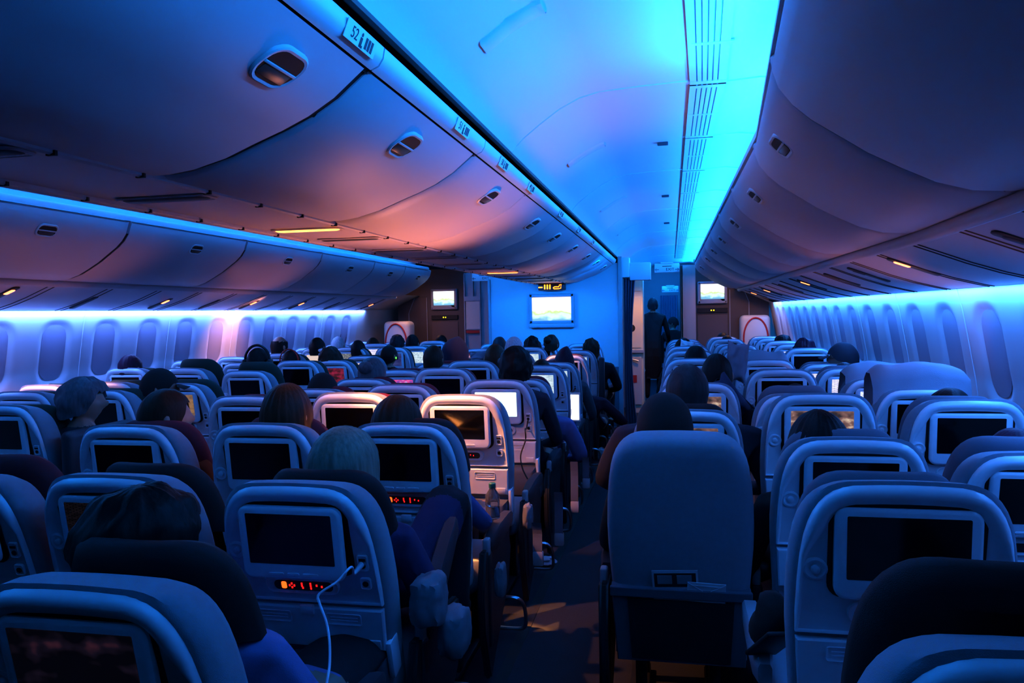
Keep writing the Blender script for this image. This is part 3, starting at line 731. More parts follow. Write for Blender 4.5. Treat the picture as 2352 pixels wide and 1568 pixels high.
RGT = [('D', 2, .06, 3.28, .417), ('D', 3, .13, 4.21, .39), ('D', 4, .15, 5.03, .38), ('D', 5, .156, 5.8, .36), ('D', 6, .156, 6.6, .345), ('D', 7, .156, 7.4, .345), ('D', 8, .156, 8.2, .36), ('D', 9, .156, 9.0, .37), ('D', 10, .156, 9.9, .376),
       ('E', -1, .44, .957, .39), ('E', 0, .492, 1.80, .383), ('E', 1, .547, 2.54, .406), ('E', 2, .61, 3.42, .362), ('E', 3, .64, 4.165, .445), ('E', 4, .676, 5.10, .388), ('E', 5, .676, 5.9, .378), ('E', 6, .676, 6.7, .42), ('E', 7, .676, 7.55, .39), ('E', 8, .676, 8.3, .378), ('E', 9, .676, 9.1, .40), ('E', 10, .676, 9.85, .375), ('E', 11, .676, 10.65, .375),
       ('F', 1, 1.07, 2.546, .445), ('F', 2, 1.15, 3.35, .377), ('F', 3, 1.175, 4.0, .40), ('F', 4, 1.175, 4.74, .416), ('F', 5, 1.18, 5.56, .4185), ('F', 6, 1.18, 6.35, .444), ('F', 7, 1.18, 7.2, .361), ('F', 8, 1.18, 7.96, .36), ('F', 9, 1.18, 8.79, .362), ('F', 10, 1.18, 9.58, .363), ('F', 11, 1.18, 10.35, .365)]
SC = {'C0': 'dim', 'C4': 'white', 'C6': 'pale', 'C7': 'pale', 'C9': 'pale', 'C10': 'amber', 'M1': 'list', 'M9': 'pale', 'L6': 'pink', 'K5': 'map', 'K8': 'redfilm', 'K9': 'orange', 'J9': 'orange', 'J10': 'city', 'J11': 'menu', 'K10': 'blue', 'K11': 'pale',
      'D2': 'film', 'D3': 'film', 'D10': 'white', 'E2': 'film', 'E10': 'white', 'F4': 'game', 'F5': 'menu', 'F6': 'menu', 'F8': 'menu'}
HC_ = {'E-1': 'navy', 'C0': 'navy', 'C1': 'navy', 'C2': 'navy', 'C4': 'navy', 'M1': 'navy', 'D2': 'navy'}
UP = {'C0': .035, 'C1': .008, 'C2': .012, 'L1': .04, 'L2': .012, 'M1': .012, 'M2': .018, 'M3': .006, 'M4': .012, 'C3': -.01, 'C4': -.06, 'C5': .012, 'C6': .01, 'J4': .0, 'I5': .0, 'J6': .085, 'K6': .075, 'K5': .025, 'K3': .0, 'F4': .02, 'E2': .0, 'E3': .035, 'E-1': .075, 'E1': .02, 'E0': .012, 'F2': .02, 'F1': .03,
      'D2': .02, 'D1': .012, 'F5': .02, 'E5': -.02, 'C9': .01, 'L5': .01, 'L7': .025, 'L8': .02}
KEYS = {'C1', 'C2', 'C3', 'E0', 'F2'}
SDESC = {'black': 'dark-screen', 'white': 'white-screen', 'pale': 'pale-screen', 'menu': 'bright-menu', 'dim': 'dim-film', 'list': 'dim-list', 'pink': 'pink-screen', 'redfilm': 'red-film', 'orange': 'orange-screen',
         'film': 'brown-film', 'city': 'grey-picture', 'map': 'warm-reflection-map', 'amber': 'amber-screen', 'blue': 'dull-blue-screen', 'game': 'blue-white-picture'}
CNAME = {'C': ('near-aisle column of centre block', 'centre block near-aisle seats'), 'M': ('middle column of the centre block', 'centre block middle seats'), 'L': ('far-aisle column of centre block', 'centre block far-aisle seats'),
         'K': ('aisle column of left block', 'left block aisle seats'), 'J': ('middle column of the left block', 'left block middle seats'), 'I': ('window column of left block', 'left block window seats'),
         'D': ('aisle column of right block', 'right block aisle seats'), 'E': ('middle column of the right block', 'right block middle seats'), 'F': ('window column of right block', 'right block window seats')}
HD = {'red': 'red headrest', 'green': 'green headrest', 'navy': 'navy headrest', 'grey': 'grey headrest'}
SPECIAL = {'C0': 'grey seat back with a dim film and tall black headrest, nearest at lower left', 'C1': 'grey seat back with white cable plugged in and glowing red keys', 'C3': 'pink-lit grey seat back with orange reflection on its dark screen',
           'C4': 'grey seat back with bright blank white screen and black cable', 'E0': 'large grey seat back with amber key and dark screen at lower right', 'E-1': 'seat top at the lower right corner behind a tall dark headrest'}
cnt = {}
for c, r, x, y, dd in CEN + LEFT + RGT:
    k = '%s%d' % (c, r); cnt[c] = cnt.get(c, 0) + 1
    n = cnt[c] + (1 if c == 'D' else 0)
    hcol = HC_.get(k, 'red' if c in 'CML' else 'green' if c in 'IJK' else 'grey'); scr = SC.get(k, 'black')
    lab = SPECIAL.get(k) or '%s seat, %s from the near end, %s' % (SDESC[scr], NUM[n - 1], CNAME[c][0])
    seat(k, x, y, dd, scr, hcol, UP.get(k, .012 if c != 'D' else .005), lab, CNAME[c][1], aisle=(c in 'CK'), keys=k in KEYS, raised=(k == 'C1'), far=(y > 6.9), dscreen={'C1': .05, 'C2': .03, 'C3': .02}.get(k, .012))
# left aisle ends get mirrored end bays
for k in [q for q in SEATS if q[0] in 'LD']:
    t = SEATS[k][4]
    put('left_armrest', t, t, name='armrest')
    for n in ('side_panel', 'armrest_cap', 'end_bay', 'baggage_bar'): put(n, t, t).matrix_basis = Matrix.Translation((0, .17, 0)) @ Matrix.Diagonal((-1, 1, 1, 1))
# the plain fabric seat back straight ahead
X, Y, zt = .02, 2.56, HC - .42
t = thing('airline_seat', 'plain blue-grey fabric seat back without screen, straight ahead beside the aisle', 'airplane seat', (X, Y, 0), 0, 'right block aisle seats'); SEATS['D1'] = (X, Y, zt, math.radians(12), t)
B = Matrix.Translation((0, -.03, zt)) @ Matrix.Rotation(math.radians(12), 4, 'X')
P = arch(.80, .008)
o = obj('backrest', ring_solid(bmesh.new(), P, [(.06, -.022), (.025, -.017), (.008, -.005), (.0, .012), (-.002, .07), (.01, .11), (.06, .14)]), M_fabric, t, 70); o.matrix_basis = B
pk = bmesh.new(); ring_solid(pk, [(.214, -.80), (.228, -.515), (-.228, -.515), (-.214, -.80)], [(0, -.004), (0, -.03), (.004, -.036), (.052, -.034)])
o = obj('pocket_frame', pk, M_pocket, t, 40); o.matrix_basis = B
o2 = obj('pocket_net', ring_solid(bmesh.new(), [(.164, -.785), (.175, -.555), (-.175, -.555), (-.164, -.785)], [(0, -.03), (0, -.039)]), M_mesh, o)
o2 = obj('pocket_band', box(-.232, .232, -.044, -.03, -.548, -.512, .004), M_pocket, o)
o = put('headrest', t, t, HR['grey']); o.matrix_basis = B @ Matrix.Translation((0, .01, .004))
for n in ('seat_cushion', 'leg'): put(n, t, t)
put('leg_inner', t, t, name='leg'); put('armrest', t, t); put('left_armrest', t, t, name='armrest')
for n in ('side_panel', 'armrest_cap', 'end_bay'): put(n, t, t).matrix_basis = Matrix.Translation((0, .10, 0)) @ Matrix.Diagonal((-1, 1, 1, 1))
put('armrest_cap', t, t); put('end_bay', t, t)
def on_back(key, o, x, s, y, rot=(0, 0, 0)):
    X, Y, zt, tau, t = SEATS[key]
    o.matrix_world = Matrix.Translation((X, Y - (.03 if key == 'D1' else .14 * math.sin(tau)), zt)) @ Matrix.Rotation(tau, 4, 'X') @ Matrix.Translation((x, y, -s)) @ Matrix.Rotation(rot[1], 4, 'Y') @ Matrix.Rotation(rot[0], 4, 'X')
# cards in its pocket
c1 = thing('safety_card', 'printed card with two pale pictures standing in the net pocket', 'card'); on_back('D1', c1, -.015, .50, -.034, (0, -.06))
obj('card_sheet', box(-.075, .075, -.001, .001, -.06, .055), M_paper, c1)
obj('card_panel', box(-.068, .068, -.002, .0, -.005, .045), M_ink, c1)
for x in (-.034, .03): obj('card_picture', box(x - .024, x + .024, -.003, -.001, .006, .038, .0006), mat('card_photo', (.2, .22, .25), .8), c1)
c2 = thing('air_sickness_bag', 'crinkled pale envelope bag standing in the net pocket beside the card', 'bag'); on_back('D1', c2, .085, .505, -.037, (0, .04))
b = bmesh.new(); bx(b, -.062, .062, -.002, .002, -.05, .02); tube(b, [(-.06, -.003, .018), (0, -.004, -.015), (.06, -.003, .018)], .0012, 4); bx(b, -.05, .05, -.004, -.002, .008, .011)
obj('bag_sheet', b, M_paper, c2)

a = put('left_armrest', SEATS['E0'][4], SEATS['E0'][4], M_cap, name='armrest'); a['label'] = 'pale grey armrest'
# ================================================================== people
SKIN = mat('skin', (.36, .20, .15), .5, var=.05); SKIN_D = mat('skin_dark', (.12, .06, .045), .5)
def hairmat(n, c, rough=.55): return mat('hair_' + n, c, rough, spec=.18, var=.55, vscale=95, bump=.6, bscale=120, stretch=(1, 1, .10))
HAIR = {'black': hairmat('black', (.008, .007, .008)), 'brown': hairmat('brown', (.035, .016, .010)), 'auburn': hairmat('auburn', (.07, .022, .012)), 'blonde': hairmat('blonde', (.22, .19, .15)),
        'grey': hairmat('grey', (.09, .095, .11)), 'white': hairmat('white', (.42, .38, .40)), 'darkgrey': hairmat('darkgrey', (.03, .03, .035)), 'navy': mat('knit_navy', (.012, .014, .026), .9, bump=.5, bscale=300), 'blackknit': mat('knit_black', (.006, .006, .008), .9, bump=.5, bscale=300),
        'hood': mat('hood_blue', (.010, .014, .04), .9), 'cap': mat('cap_navy', (.014, .016, .028), .8, bump=.3, bscale=400), 'burgundy': hairmat('burgundy', (.04, .012, .03))}
def clothmat(n, c): return mat('cloth_' + n, c, .9, var=.12, vscale=25, bump=.4, bscale=350)
CL = {'black': clothmat('black', (.008, .008, .011)), 'navy': clothmat('navy', (.014, .018, .035)), 'lav': clothmat('lavender', (.16, .17, .36)), 'purple': clothmat('purple', (.045, .03, .10)), 'plum': clothmat('plum', (.06, .018, .04)),
      'teal': clothmat('teal', (.02, .045, .06)), 'grey': clothmat('grey', (.08, .085, .10)), 'maroon': clothmat('maroon', (.07, .015, .02)), 'trousers': clothmat('trousers', (.012, .013, .022)), 'rust': clothmat('rust', (.18, .06, .03)), 'blue': clothmat('blue', (.07, .10, .26))}
def head_bm(yaw=0, tilt=0, c=(0, 0, 0)):
    bm = bmesh.new(); bmesh.ops.create_uvsphere(bm, u_segments=40, v_segments=32, radius=1)
    for v in bm.verts:
        x, y, z = v.co
        k = max(0, -z)
        X, Y, Z = x * (.077 - .022 * k ** 1.5), y * (.097 - .012 * k), z * (.118 if z > 0 else .112)
        if y > 0: Y = Y * (1 - .10 * abs(x)) - .006 * max(0, z)
        if y < 0 and z < 0: Y *= 1 - .35 * k                       # nape
        g = lambda px, pz, sx, sz: math.exp(-((X - px) / sx) ** 2 - ((Z - pz) / sz) ** 2) if y > 0 else 0
        Y += .026 * g(0, -.018, .011, .020) + .012 * g(0, .002, .008, .022) - .010 * (g(.032, .012, .016, .012) + g(-.032, .012, .016, .012)) + .006 * g(0, -.062, .024, .007) - .004 * g(0, -.068, .02, .003) + .008 * g(0, -.095, .02, .014) + .004 * g(0, .03, .05, .008)
        v.co = (X, Y, Z)
    for s in (-1, 1):
        r = bmesh.ops.create_uvsphere(bm, u_segments=10, v_segments=8, radius=1)['verts']
        for v in r: v.co = Vector((s * .079 + v.co.x * .011 + s * .006 * (v.co.y < 0), v.co.y * .020 - .008 , v.co.z * .032 - .005))
    M = Matrix.Translation(c) @ Matrix.Rotation(yaw, 4, 'Z') @ Matrix.Rotation(tilt, 4, 'X')
    for v in bm.verts: v.co = M @ v.co
    return bm
def skin_mesh(chains, head):
    """chains: lists of (x, y, z, rx, ry); grown with Skin, joined with the head and remeshed to one surface"""
    bm = bmesh.new(); lay = bm.verts.layers.skin.verify(); made = {}
    def V(p):
        k = tuple(round(q, 4) for q in p[:3])
        if k not in made:
            v = bm.verts.new(p[:3]); v[lay].radius = (p[3], p[4]); made[k] = v
            if len(made) == 1: v[lay].use_root = True
        return made[k]
    for ch in chains:
        vs = [V(p) for p in ch]
        for a, b in zip(vs, vs[1:]):
            if bm.edges.get((a, b)) is None: bm.edges.new((a, b))
    me = bpy.data.meshes.new('skeleton'); bm.to_mesh(me); bm.free()
    o = bpy.data.objects.new('skeleton', me); COL.objects.link(o)
    m = o.modifiers.new('s', 'SKIN'); m.use_smooth_shade = True
    o.modifiers.new('d', 'SUBSURF').levels = 1
    dg = bpy.context.evaluated_depsgraph_get(); m1 = bpy.data.meshes.new_from_object(o.evaluated_get(dg))
    b2 = bmesh.new(); b2.from_mesh(m1)
    hm = bpy.data.meshes.new('h'); head.to_mesh(hm); head.free(); b2.from_mesh(hm)
    m2 = bpy.data.meshes.new('joined'); b2.to_mesh(m2); b2.free()
    o.modifiers.clear(); o.data = m2
    r = o.modifiers.new('r', 'REMESH'); r.mode = 'VOXEL'; r.voxel_size = .0085; r.use_smooth_shade = True
    s = o.modifiers.new('m', 'SMOOTH'); s.iterations = 3; s.factor = .5
    dg = bpy.context.evaluated_depsgraph_get(); out = bpy.data.meshes.new_from_object(o.evaluated_get(dg))
    bpy.data.objects.remove(o)
    b3 = bmesh.new(); b3.from_mesh(out); seen = set(); isl = []
    for v in b3.verts:
        if v in seen: continue
        st_, cur = [v], []; seen.add(v)
        while st_:
            w = st_.pop(); cur.append(w)
            for e in w.link_edges:
                x = e.other_vert(w)
                if x not in seen: seen.add(x); st_.append(x)
        isl.append(cur)
    isl.sort(key=len)
    for c in isl[:-1]: bmesh.ops.delete(b3, geom=c, context='VERTS')
    b3.to_mesh(out); b3.free()
    for q in (me, m1, hm, m2): bpy.data.meshes.remove(q)
    return out
def hand(w, fwd, out, s=1):
    """chains for a palm with four fingers and a thumb from wrist point w"""
    w, f, o = Vector(w), Vector(fwd).normalized(), Vector(out).normalized(); up = f.cross(o)
    p = w + f * .055; ch = [[(*w, .026, .020), (*p, .036, .016)]]
    for i, L in enumerate((.055, .064, .060, .046)):
        b = w + f * .085 + o * (.030 - .020 * i); m = b + f * L * .55; e = m + f * L * .35 - up * L * .30
        ch.append([(*p, .036, .016), (*b, .011, .010), (*m, .0095, .009), (*e, .008, .008)])
    t0 = w + f * .025 + o * .030; t1 = t0 + f * .025 + o * .022; t2 = t1 + f * .026 + o * .004
    ch.append([(*w, .026, .020), (*t0, .013, .012), (*t1, .011, .010), (*t2, .009, .009)])
    return ch
BODY = {}
def body(H, yaw=0, tilt=0, pose='sit', sx=1):
    """seated figure, head centre at the origin in x and y, top of the head at H; the seat is .45 high"""
    k = (H, round(yaw, 2), round(tilt, 2), pose, sx)
    if k in BODY: return BODY[k]
    hc = H - .118; s = (1.32 - H)                                  # slouch slides the hips forward
    py, pz = .05 + .9 * s, .54
    nz = hc - .125; sh = nz - .075
    pel = (0, py, pz, .165, .125); wa = (0, py * .6 - .03, (pz + sh) / 2, .140, .105); chs = (0, -.03, sh - .06, .160, .110); nk = (0, -.022, nz, .052, .055); nk2 = (0, -.012, nz + .06, .050, .055)
    ch = [[pel, wa, chs, nk, nk2]]
    for q in (-1, 1):
        so = (q * .175, -.025, sh - .005, .062, .060)
        if pose == 'reach' and q > 0: el = (q * .33, .10, sh - .24, .046, .046); wr = (q * .26, .34, sh - .26, .030, .028); fd = (-.2, 1, .25)
        elif pose == 'stand': el = (q * .25, -.02, sh - .29, .044, .044); wr = (q * (.20 if q < 0 else .26), .16, sh - .42, .030, .028); fd = (0, 1, -.3)
        else: el = (q * .245, .06, sh - .27, .047, .047); wr = (q * .13, .28, sh - .33, .031, .028); fd = (-q * .3, 1, -.15)
        ch.append([chs, so, el, wr]); ch += hand(wr[:3], fd, (-q, 0, .1))
        if pose == 'stand':
            ch.append([pel, (q * .09, .01, pz - .12, .095, .095), (q * .095, .01, .48, .062, .065), (q * .10, -.02, .10, .040, .045), (q * .11, .13, .045, .036, .032)])
        elif pose == 'kneeup' and q > 0:
            ch.append([pel, (q * .10, py + .06, pz + .06, .095, .095), (q * .155, py + .16, pz + .20, .088, .088), (q * .19, py + .26, pz + .335, .080, .080), (q * .19, py + .30, pz + .10, .058, .058), (q * .19, py + .30, pz - .09, .045, .045), (q * .19, py + .38, pz - .13, .04, .034)])
        else:
            ch.append([pel, (q * .10, py + .12, pz, .095, .092), (q * .12, py + .46, pz + .03, .072, .072), (q * .12, py + .50, .12, .048, .050), (q * .12, py + .64, .05, .040, .034)])
    if pose == 'stand': pass
    me = skin_mesh(ch, head_bm(yaw, tilt, (0, 0, hc)))
    hands = [Vector(c[0][:3]) for c in ch if len(c) == 2 and c[1][3] == .036]
    for p in me.polygons:
        c = p.center
        if c.z > nz + .005 and abs(c.x) < .13: p.material_index = 0
        elif any((c - h).length < .14 and (c - h).y > -.005 for h in hands): p.material_index = 0
        elif (pose != 'stand' and (c.z < pz - .03 or c.y > py + .19) and c.y > -.12 and c.y > py - .1 and abs(c.x) < .26 and not (c.z > pz + .10 and c.y < py + .15)): p.material_index = 2
        else: p.material_index = 1
    if sx != 1:
        for v in me.vertices:
            f = min(1, max(0, (nz + .01 - v.co.z) / .07)); v.co.x *= 1 + (sx - 1) * f * f * (3 - 2 * f)
    BODY[k] = me
    return me
def hair_bm(style, seed=0):
    bm = bmesh.new(); N, Q = 64, 18
    R = (.086, .107, .126)
    spec = {'short': (.062, -.03, -.075, .0035), 'bob': (.055, -.15, -.17, .004), 'long': (.06, -.30, -.40, .006), 'curly': (.055, -.05, -.10, .016), 'messy': (.05, -.05, -.08, .013), 'bald': (.10, -.02, -.075, .003),
            'beanie': (.03, -.005, -.04, .0015), 'hood': (.02, -.16, -.20, .003), 'cap': (.035, -.01, -.03, .001), 'bun': (.06, -.03, -.07, .004)}[style]
    f, s, b, nz = spec; sc = {'hood': 1.17, 'curly': 1.10, 'messy': 1.06, 'beanie': 1.07, 'cap': 1.05, 'long': 1.05, 'bob': 1.05}.get(style, 1.0)
    rows = []
    for i in range(N):
        a = 2 * math.pi * i / N; c = abs((a + math.pi) % (2 * math.pi) - math.pi)   # 0 at the face
        if c < .75: ze = f
        elif c < 1.25: ze = f + (s - f) * (c - .75) / .5
        else: ze = s + (b - s) * min(1, (c - 1.25) / 1.0)
        ze += nz * .8 * noise.noise((i * .9, seed, 0))
        if style == 'long': ze += .05 * noise.noise((i * .35, seed, 2))
        col = []; th = math.acos(max(-1, min(1, ze / R[2]))) if ze > 0 else math.pi / 2
        L = th * .11 + (0 if ze > 0 else -ze)
        for j in range(Q + 1):
            d = L * j / Q
            if d <= th * .11: t = d / .11; rr, z = math.sin(t), R[2] * math.cos(t)
            else:
                z = -(d - th * .11); rr = 1 - (.9 * (-z) ** 1 if style in ('short', 'bald', 'bun', 'messy', 'curly') else (.25 * -z if style == 'bob' else .0)) - (.8 * max(0, -z - .17) if style == 'long' else 0)
            x, y = R[0] * rr * math.sin(a), R[1] * rr * math.cos(a)
            p = Vector((x, y, z)) * sc
            w = nz * noise.noise((p.x * 28 + seed, p.y * 28, p.z * (9 if style in ('long', 'bob') else 28))) + nz * .5 * noise.noise((a * 9 + seed, p.z * 6, 3))
            if style in ('bob', 'long') : w += .0022 * math.sin(a * 23 + seed)
            n = Vector((x, y, z if z > 0 else 0))
            if n.length > 1e-6: p += n.normalized() * w * min(1, j / 5)
            if style == 'hood' and j < 6: p.z += .018 * (1 - j / 6) ** 1.5; p.x += .03 * (1 - j / 6) ** 2
            col.append(p)
        col.append(Vector((col[-1].x * .72, col[-1].y * .72, col[-1].z + .012)))
        rows.append(col)
    top = bm.verts.new(rows[0][0]); G = [[bm.verts.new(p) for p in r[1:]] for r in rows]
    for i in range(N):
        A, B = G[i], G[(i + 1) % N]; bm.faces.new((top, A[0], B[0]))
        for j in range(Q): bm.faces.new((A[j], A[j + 1], B[j + 1], B[j]))
    if style == 'bun':
        r = bmesh.ops.create_icosphere(bm, subdivisions=3, radius=.045)['verts']
        for v in r: v.co = Vector((v.co.x, v.co.y - .10, v.co.z + .06)) + v.co * .18 * noise.noise(v.co * 60)
    if style == 'cap':
        br = [[bm.verts.new((.068 * math.sin(t) * (1 - .12 * q), .098 + .075 * q * math.cos(t * .8), .030 - .02 * q - .016 * abs(math.sin(t)) ** 2)) for t in [-1.25 + .25 * i for i in range(11)]] for q in (0, .35, .7, 1)]
        for A, B in zip(br, br[1:]):
            for k in range(10): bm.faces.new((A[k], A[k + 1], B[k + 1], B[k]))
    if style == 'bald':
        for fc in [f2 for f2 in bm.faces if f2.calc_center_median().z > .062]: bm.faces.remove(fc)
        for v in [v for v in bm.verts if not v.link_faces]: bm.verts.remove(v)
    return bm
HM = {}
def person(key, u, v, d, style, hcol, shirt, label, yaw=0, tilt=0, pose='sit', sx=1, hs=1, skin=None, trousers='trousers', group=None, seed=0, H=None):
    top = at(u, v, d); zt = top.z
    H = H or (1.32 if zt > 1.26 else 1.24 if zt > 1.18 else 1.16)
    t = thing('person', label, 'person', (top.x, top.y, 0), 0, group)
    t.scale = (1, 1, max(.94, min(1.05, zt / (H + .006)))); t.location.z = zt - (H + .006) * t.scale.z
    me = body(H, yaw, tilt, pose, sx); o = bpy.data.objects.new('body', me); COL.objects.link(o); o.parent = t
    while len(me.materials) < 3: me.materials.append(None)
    for i, m in enumerate((skin or SKIN, CL[shirt], CL[trousers])): o.material_slots[i].link = 'OBJECT'; o.material_slots[i].material = m
    nm = {'beanie': 'knit_cap', 'hood': 'hood', 'cap': 'baseball_cap'}.get(style, 'hair')
    hk = (style, seed)
    if hk not in HM:
        q = obj(nm, hair_bm(style, seed), HAIR[hcol], None, 80); HM[hk] = q.data; COL.objects.unlink(q); bpy.data.objects.remove(q)
    h = bpy.data.objects.new(nm, HM[hk]); COL.objects.link(h); h.parent = t
    h.material_slots[0].link = 'OBJECT'; h.material_slots[0].material = HAIR[hcol]
    h.matrix_basis = Matrix.Translation((0, 0, H - .118)) @ Matrix.Rotation(yaw, 4, 'Z') @ Matrix.Rotation(tilt, 4, 'X') @ Matrix.Diagonal((hs, hs, 1 if style != 'long' else 1, 1))
    return t
R_ = math.radians
P = {}
P['C0'] = person('C0', 322, 1124, 1.62, 'messy', 'black', 'lav', 'person with messy dark hair and lavender-blue top in the nearest seat at lower left', yaw=-.5, hs=1.22, sx=1.62, seed=1)
P['C1'] = person('C1', 785, 984, 2.38, 'long', 'blonde', 'purple', 'person with long blonde hair, purple sweater and one raised knee', yaw=-.15, hs=1.16, pose='kneeup', seed=2, sx=1.12)
P['C2'] = person('C2', 910, 910, 3.12, 'bob', 'brown', 'blue', 'person with dark hair tinted gold by a reading lamp, holding an open book', tilt=-.35, hs=1.1, pose='reach', seed=3)
P['M2'] = person('M2', 656, 884, 3.05, 'bob', 'auburn', 'maroon', 'person with brown bobbed hair above a red headrest left of the pink-lit seats', hs=1.06, seed=4)
P['L2'] = person('L2', 378, 893, 3.2, 'short', 'brown', 'rust', 'person with short dark hair facing right above the brightest red headrest', yaw=-.75, hs=1.03, seed=5)
P['K3'] = person('K3', 190, 868, 3.95, 'messy', 'grey', 'teal', 'person in profile with tousled greying hair leaning into the far aisle', yaw=-1.2, hs=1.14, seed=6, sx=1.15)
P['K4'] = person('K4', 365, 848, 4.65, 'cap', 'blackknit', 'black', 'person in a black brimmed cap, seen past the profile figure in the far aisle', yaw=-1.0, seed=7)
P['I6'] = person('I6', 298, 814, 6.25, 'short', 'burgundy', 'navy', 'person whose dark hair just shows above a left window seat, nearest of the window heads', seed=8)
P['K6'] = person('K6', 592, 799, 6.25, 'short', 'black', 'black', 'person wearing black over-ear headphones above a dark green headrest', seed=9)
P['I9'] = person('I9', 642, 771, 8.35, 'bald', 'black', 'navy', 'bald person with one lit ear by the left windows', yaw=-.4, seed=10)
P['J8'] = person('J8', 668, 804, 7.5, 'short', 'black', 'maroon', 'person with dark hair and a thin red headset band, in front of the bald head', seed=11)
P['K8'] = person('K8', 757, 797, 7.6, 'messy', 'brown', 'navy', 'person with thinning crown and wide dark hair at the sides', hs=1.15, seed=12)
P['J9'] = person('J9', 728, 775, 8.4, 'short', 'black', 'navy', 'person with straight black hair, left of the white-haired head by the windows', seed=13)
P['I11'] = person('I11', 776, 773, 9.9, 'short', 'white', 'grey', 'person with pale grey hair by the far left windows', seed=14)
P['J10'] = person('J10', 822, 781, 9.2, 'short', 'black', 'black', 'person with a round black head over the grey city screen', seed=15)
P['J11'] = person('J11', 856, 775, 10.1, 'short', 'brown', 'maroon', 'person with low brown hair between the window heads and the slide cover', seed=16)
P['J12'] = person('J12', 912, 769, 10.7, 'messy', 'darkgrey', 'navy', 'person with wide dark hair in front of the left red arc', hs=1.1, seed=17)
P['K11'] = person('K11', 947, 768, 10.0, 'short', 'black', 'black', 'person with tall black hair just right of the left red arc', seed=18)
P['K12'] = person('K12', 1013, 769, 10.8, 'short', 'black', 'black', 'person with black hair below the left wall monitor', seed=19)
P['L5'] = person('L5', 853, 821, 5.45, 'bun', 'grey', 'teal', 'person with grey-streaked dark hair above a dark red headrest', hs=1.12, seed=20)
P['L4'] = person('L4', 740, 859, 4.7, 'beanie', 'blackknit', 'black', 'person in a smooth black knit cap low behind a seat, centre left', seed=21)
P['K10'] = person('K10', 893, 793, 8.4, 'short', 'black', 'black', 'person leaning into the far aisle with a green light on the ear', yaw=-.3, tilt=.05, seed=22)
P['C4'] = person('C4', 1183, 797, 4.75, 'messy', 'black', 'navy', 'person with tall messy black hair behind the bright white screen', hs=1.12, seed=23)
P['M6'] = person('M6', 1137, 790, 6.2, 'short', 'auburn', 'maroon', 'person with copper hair resting on a grey pillow', seed=24)
P['L8'] = person('L8', 1045, 782, 7.6, 'hood', 'hood', 'navy', 'person in a pointed dark blue hood', seed=25, hs=1.3)
P['L7'] = person('L7', 995, 793, 6.85, 'short', 'brown', 'maroon', 'person with rounded dark brown hair above a glowing red headrest', hs=1.06, seed=26)
P['M8'] = person('M8', 1180, 773, 7.75, 'short', 'white', 'grey', 'person with pink-tinted white hair in front of the blue bulkhead', hs=1.06, seed=27)
P['L10'] = person('L10', 1147, 773, 9.2, 'short', 'darkgrey', 'navy', 'person with dark grey hair half hidden by the white-haired person', seed=28)
P['M9'] = person('M9', 1222, 774, 8.5, 'curly', 'black', 'black', 'person with curly black hair right of the white-haired person', seed=29)
P['M10'] = person('M10', 1266, 768, 9.2, 'bun', 'brown', 'black', 'person with dark hair tied up high against the blue bulkhead', yaw=-.3, hs=1.05, seed=30)
P['C10'] = person('C10', 1357, 779, 8.9, 'curly', 'brown', 'black', 'person in a black jacket leaning out into the aisle near the bulkhead', sx=1.25, hs=1.02, seed=31)
P['C7'] = person('C7', 1296, 805, 6.9, 'hood', 'burgundy', 'grey', 'person with a brownish wrap over the head near the orange-lit seat', hs=.88, seed=32)
P['C6'] = person('C6', 1243, 825, 6.15, 'short', 'brown', 'lav', 'person with dark hair above a dark red headrest behind the pale screens', seed=33)
P['C8'] = person('C8', 1330, 850, 7.65, 'short', 'brown', 'plum', 'person in a plum coat whose sleeve hangs into the aisle by the orange-lit seat', sx=1.3, pose='reach', seed=34)
P['C5'] = person('C5', 1226, 868, 5.35, 'short', 'brown', 'lav', 'person in a lavender shirt whose arm shows past the seat edge', sx=1.3, seed=35)
P['D1'] = person('D1', 1526, 907, 2.80, 'beanie', 'blackknit', 'black', 'person in a round black cap directly behind the plain fabric seat back', hs=1.10, seed=36, sx=.9)
P['D2'] = person('D2', 1578, 836, 3.5, 'short', 'darkgrey', 'navy', 'broad person in a dark jacket with short thinning hair beyond the black cap', sx=1.55, hs=1.1, skin=SKIN_D, seed=37)
P['D3'] = person('D3', 1646, 812, 4.4, 'short', 'black', 'navy', 'person with black hair beside the upright grey pillow', hs=1.02, seed=38)
P['D5'] = person('D5', 1598, 793, 6.0, 'short', 'black', 'black', 'person with black hair two rows ahead of the upright pillow, next to the aisle', hs=1.05, seed=39)
P['D7'] = person('D7', 1570, 776, 7.7, 'short', 'black', 'black', 'person with black hair and a pale cushion behind the neck', hs=1.1, seed=40)
P['E3'] = person('E3', 1828, 881, 4.2, 'short', 'black', 'black', 'person whose black hair top shows over a grey headrest in the right block', seed=41)
P['E1'] = person('E1', 1880, 946, 2.62, 'bob', 'black', 'black', 'person with smooth black hair covering a lit film screen in the right block', hs=1.10, seed=42)
P['F2'] = person('F2', 2183, 891, 3.35, 'short', 'black', 'black', 'person with a round black crown above the large right window-side screen', seed=43, hs=1.12)
P['F1'] = person('F1', 2335, 985, 2.5, 'short', 'burgundy', 'navy', 'person with purple-lit dark hair at the right edge of the frame', seed=44, hs=1.1)
P['F6'] = person('F6', 1936, 788, 6.0, 'cap', 'cap', 'navy', 'person in a navy baseball cap and glasses turned away from the right windows', yaw=1.35, seed=45, hs=1.05, sx=.7)
P['F5'] = person('F5', 1940, 832, 5.55, 'short', 'darkgrey', 'navy', 'person whose dark grey crown shows below the capped person', seed=46)
P['F7'] = person('F7', 1848, 778, 7.0, 'curly', 'burgundy', 'maroon', 'person with frizzy reddish hair by the right windows', seed=47, hs=1.05)
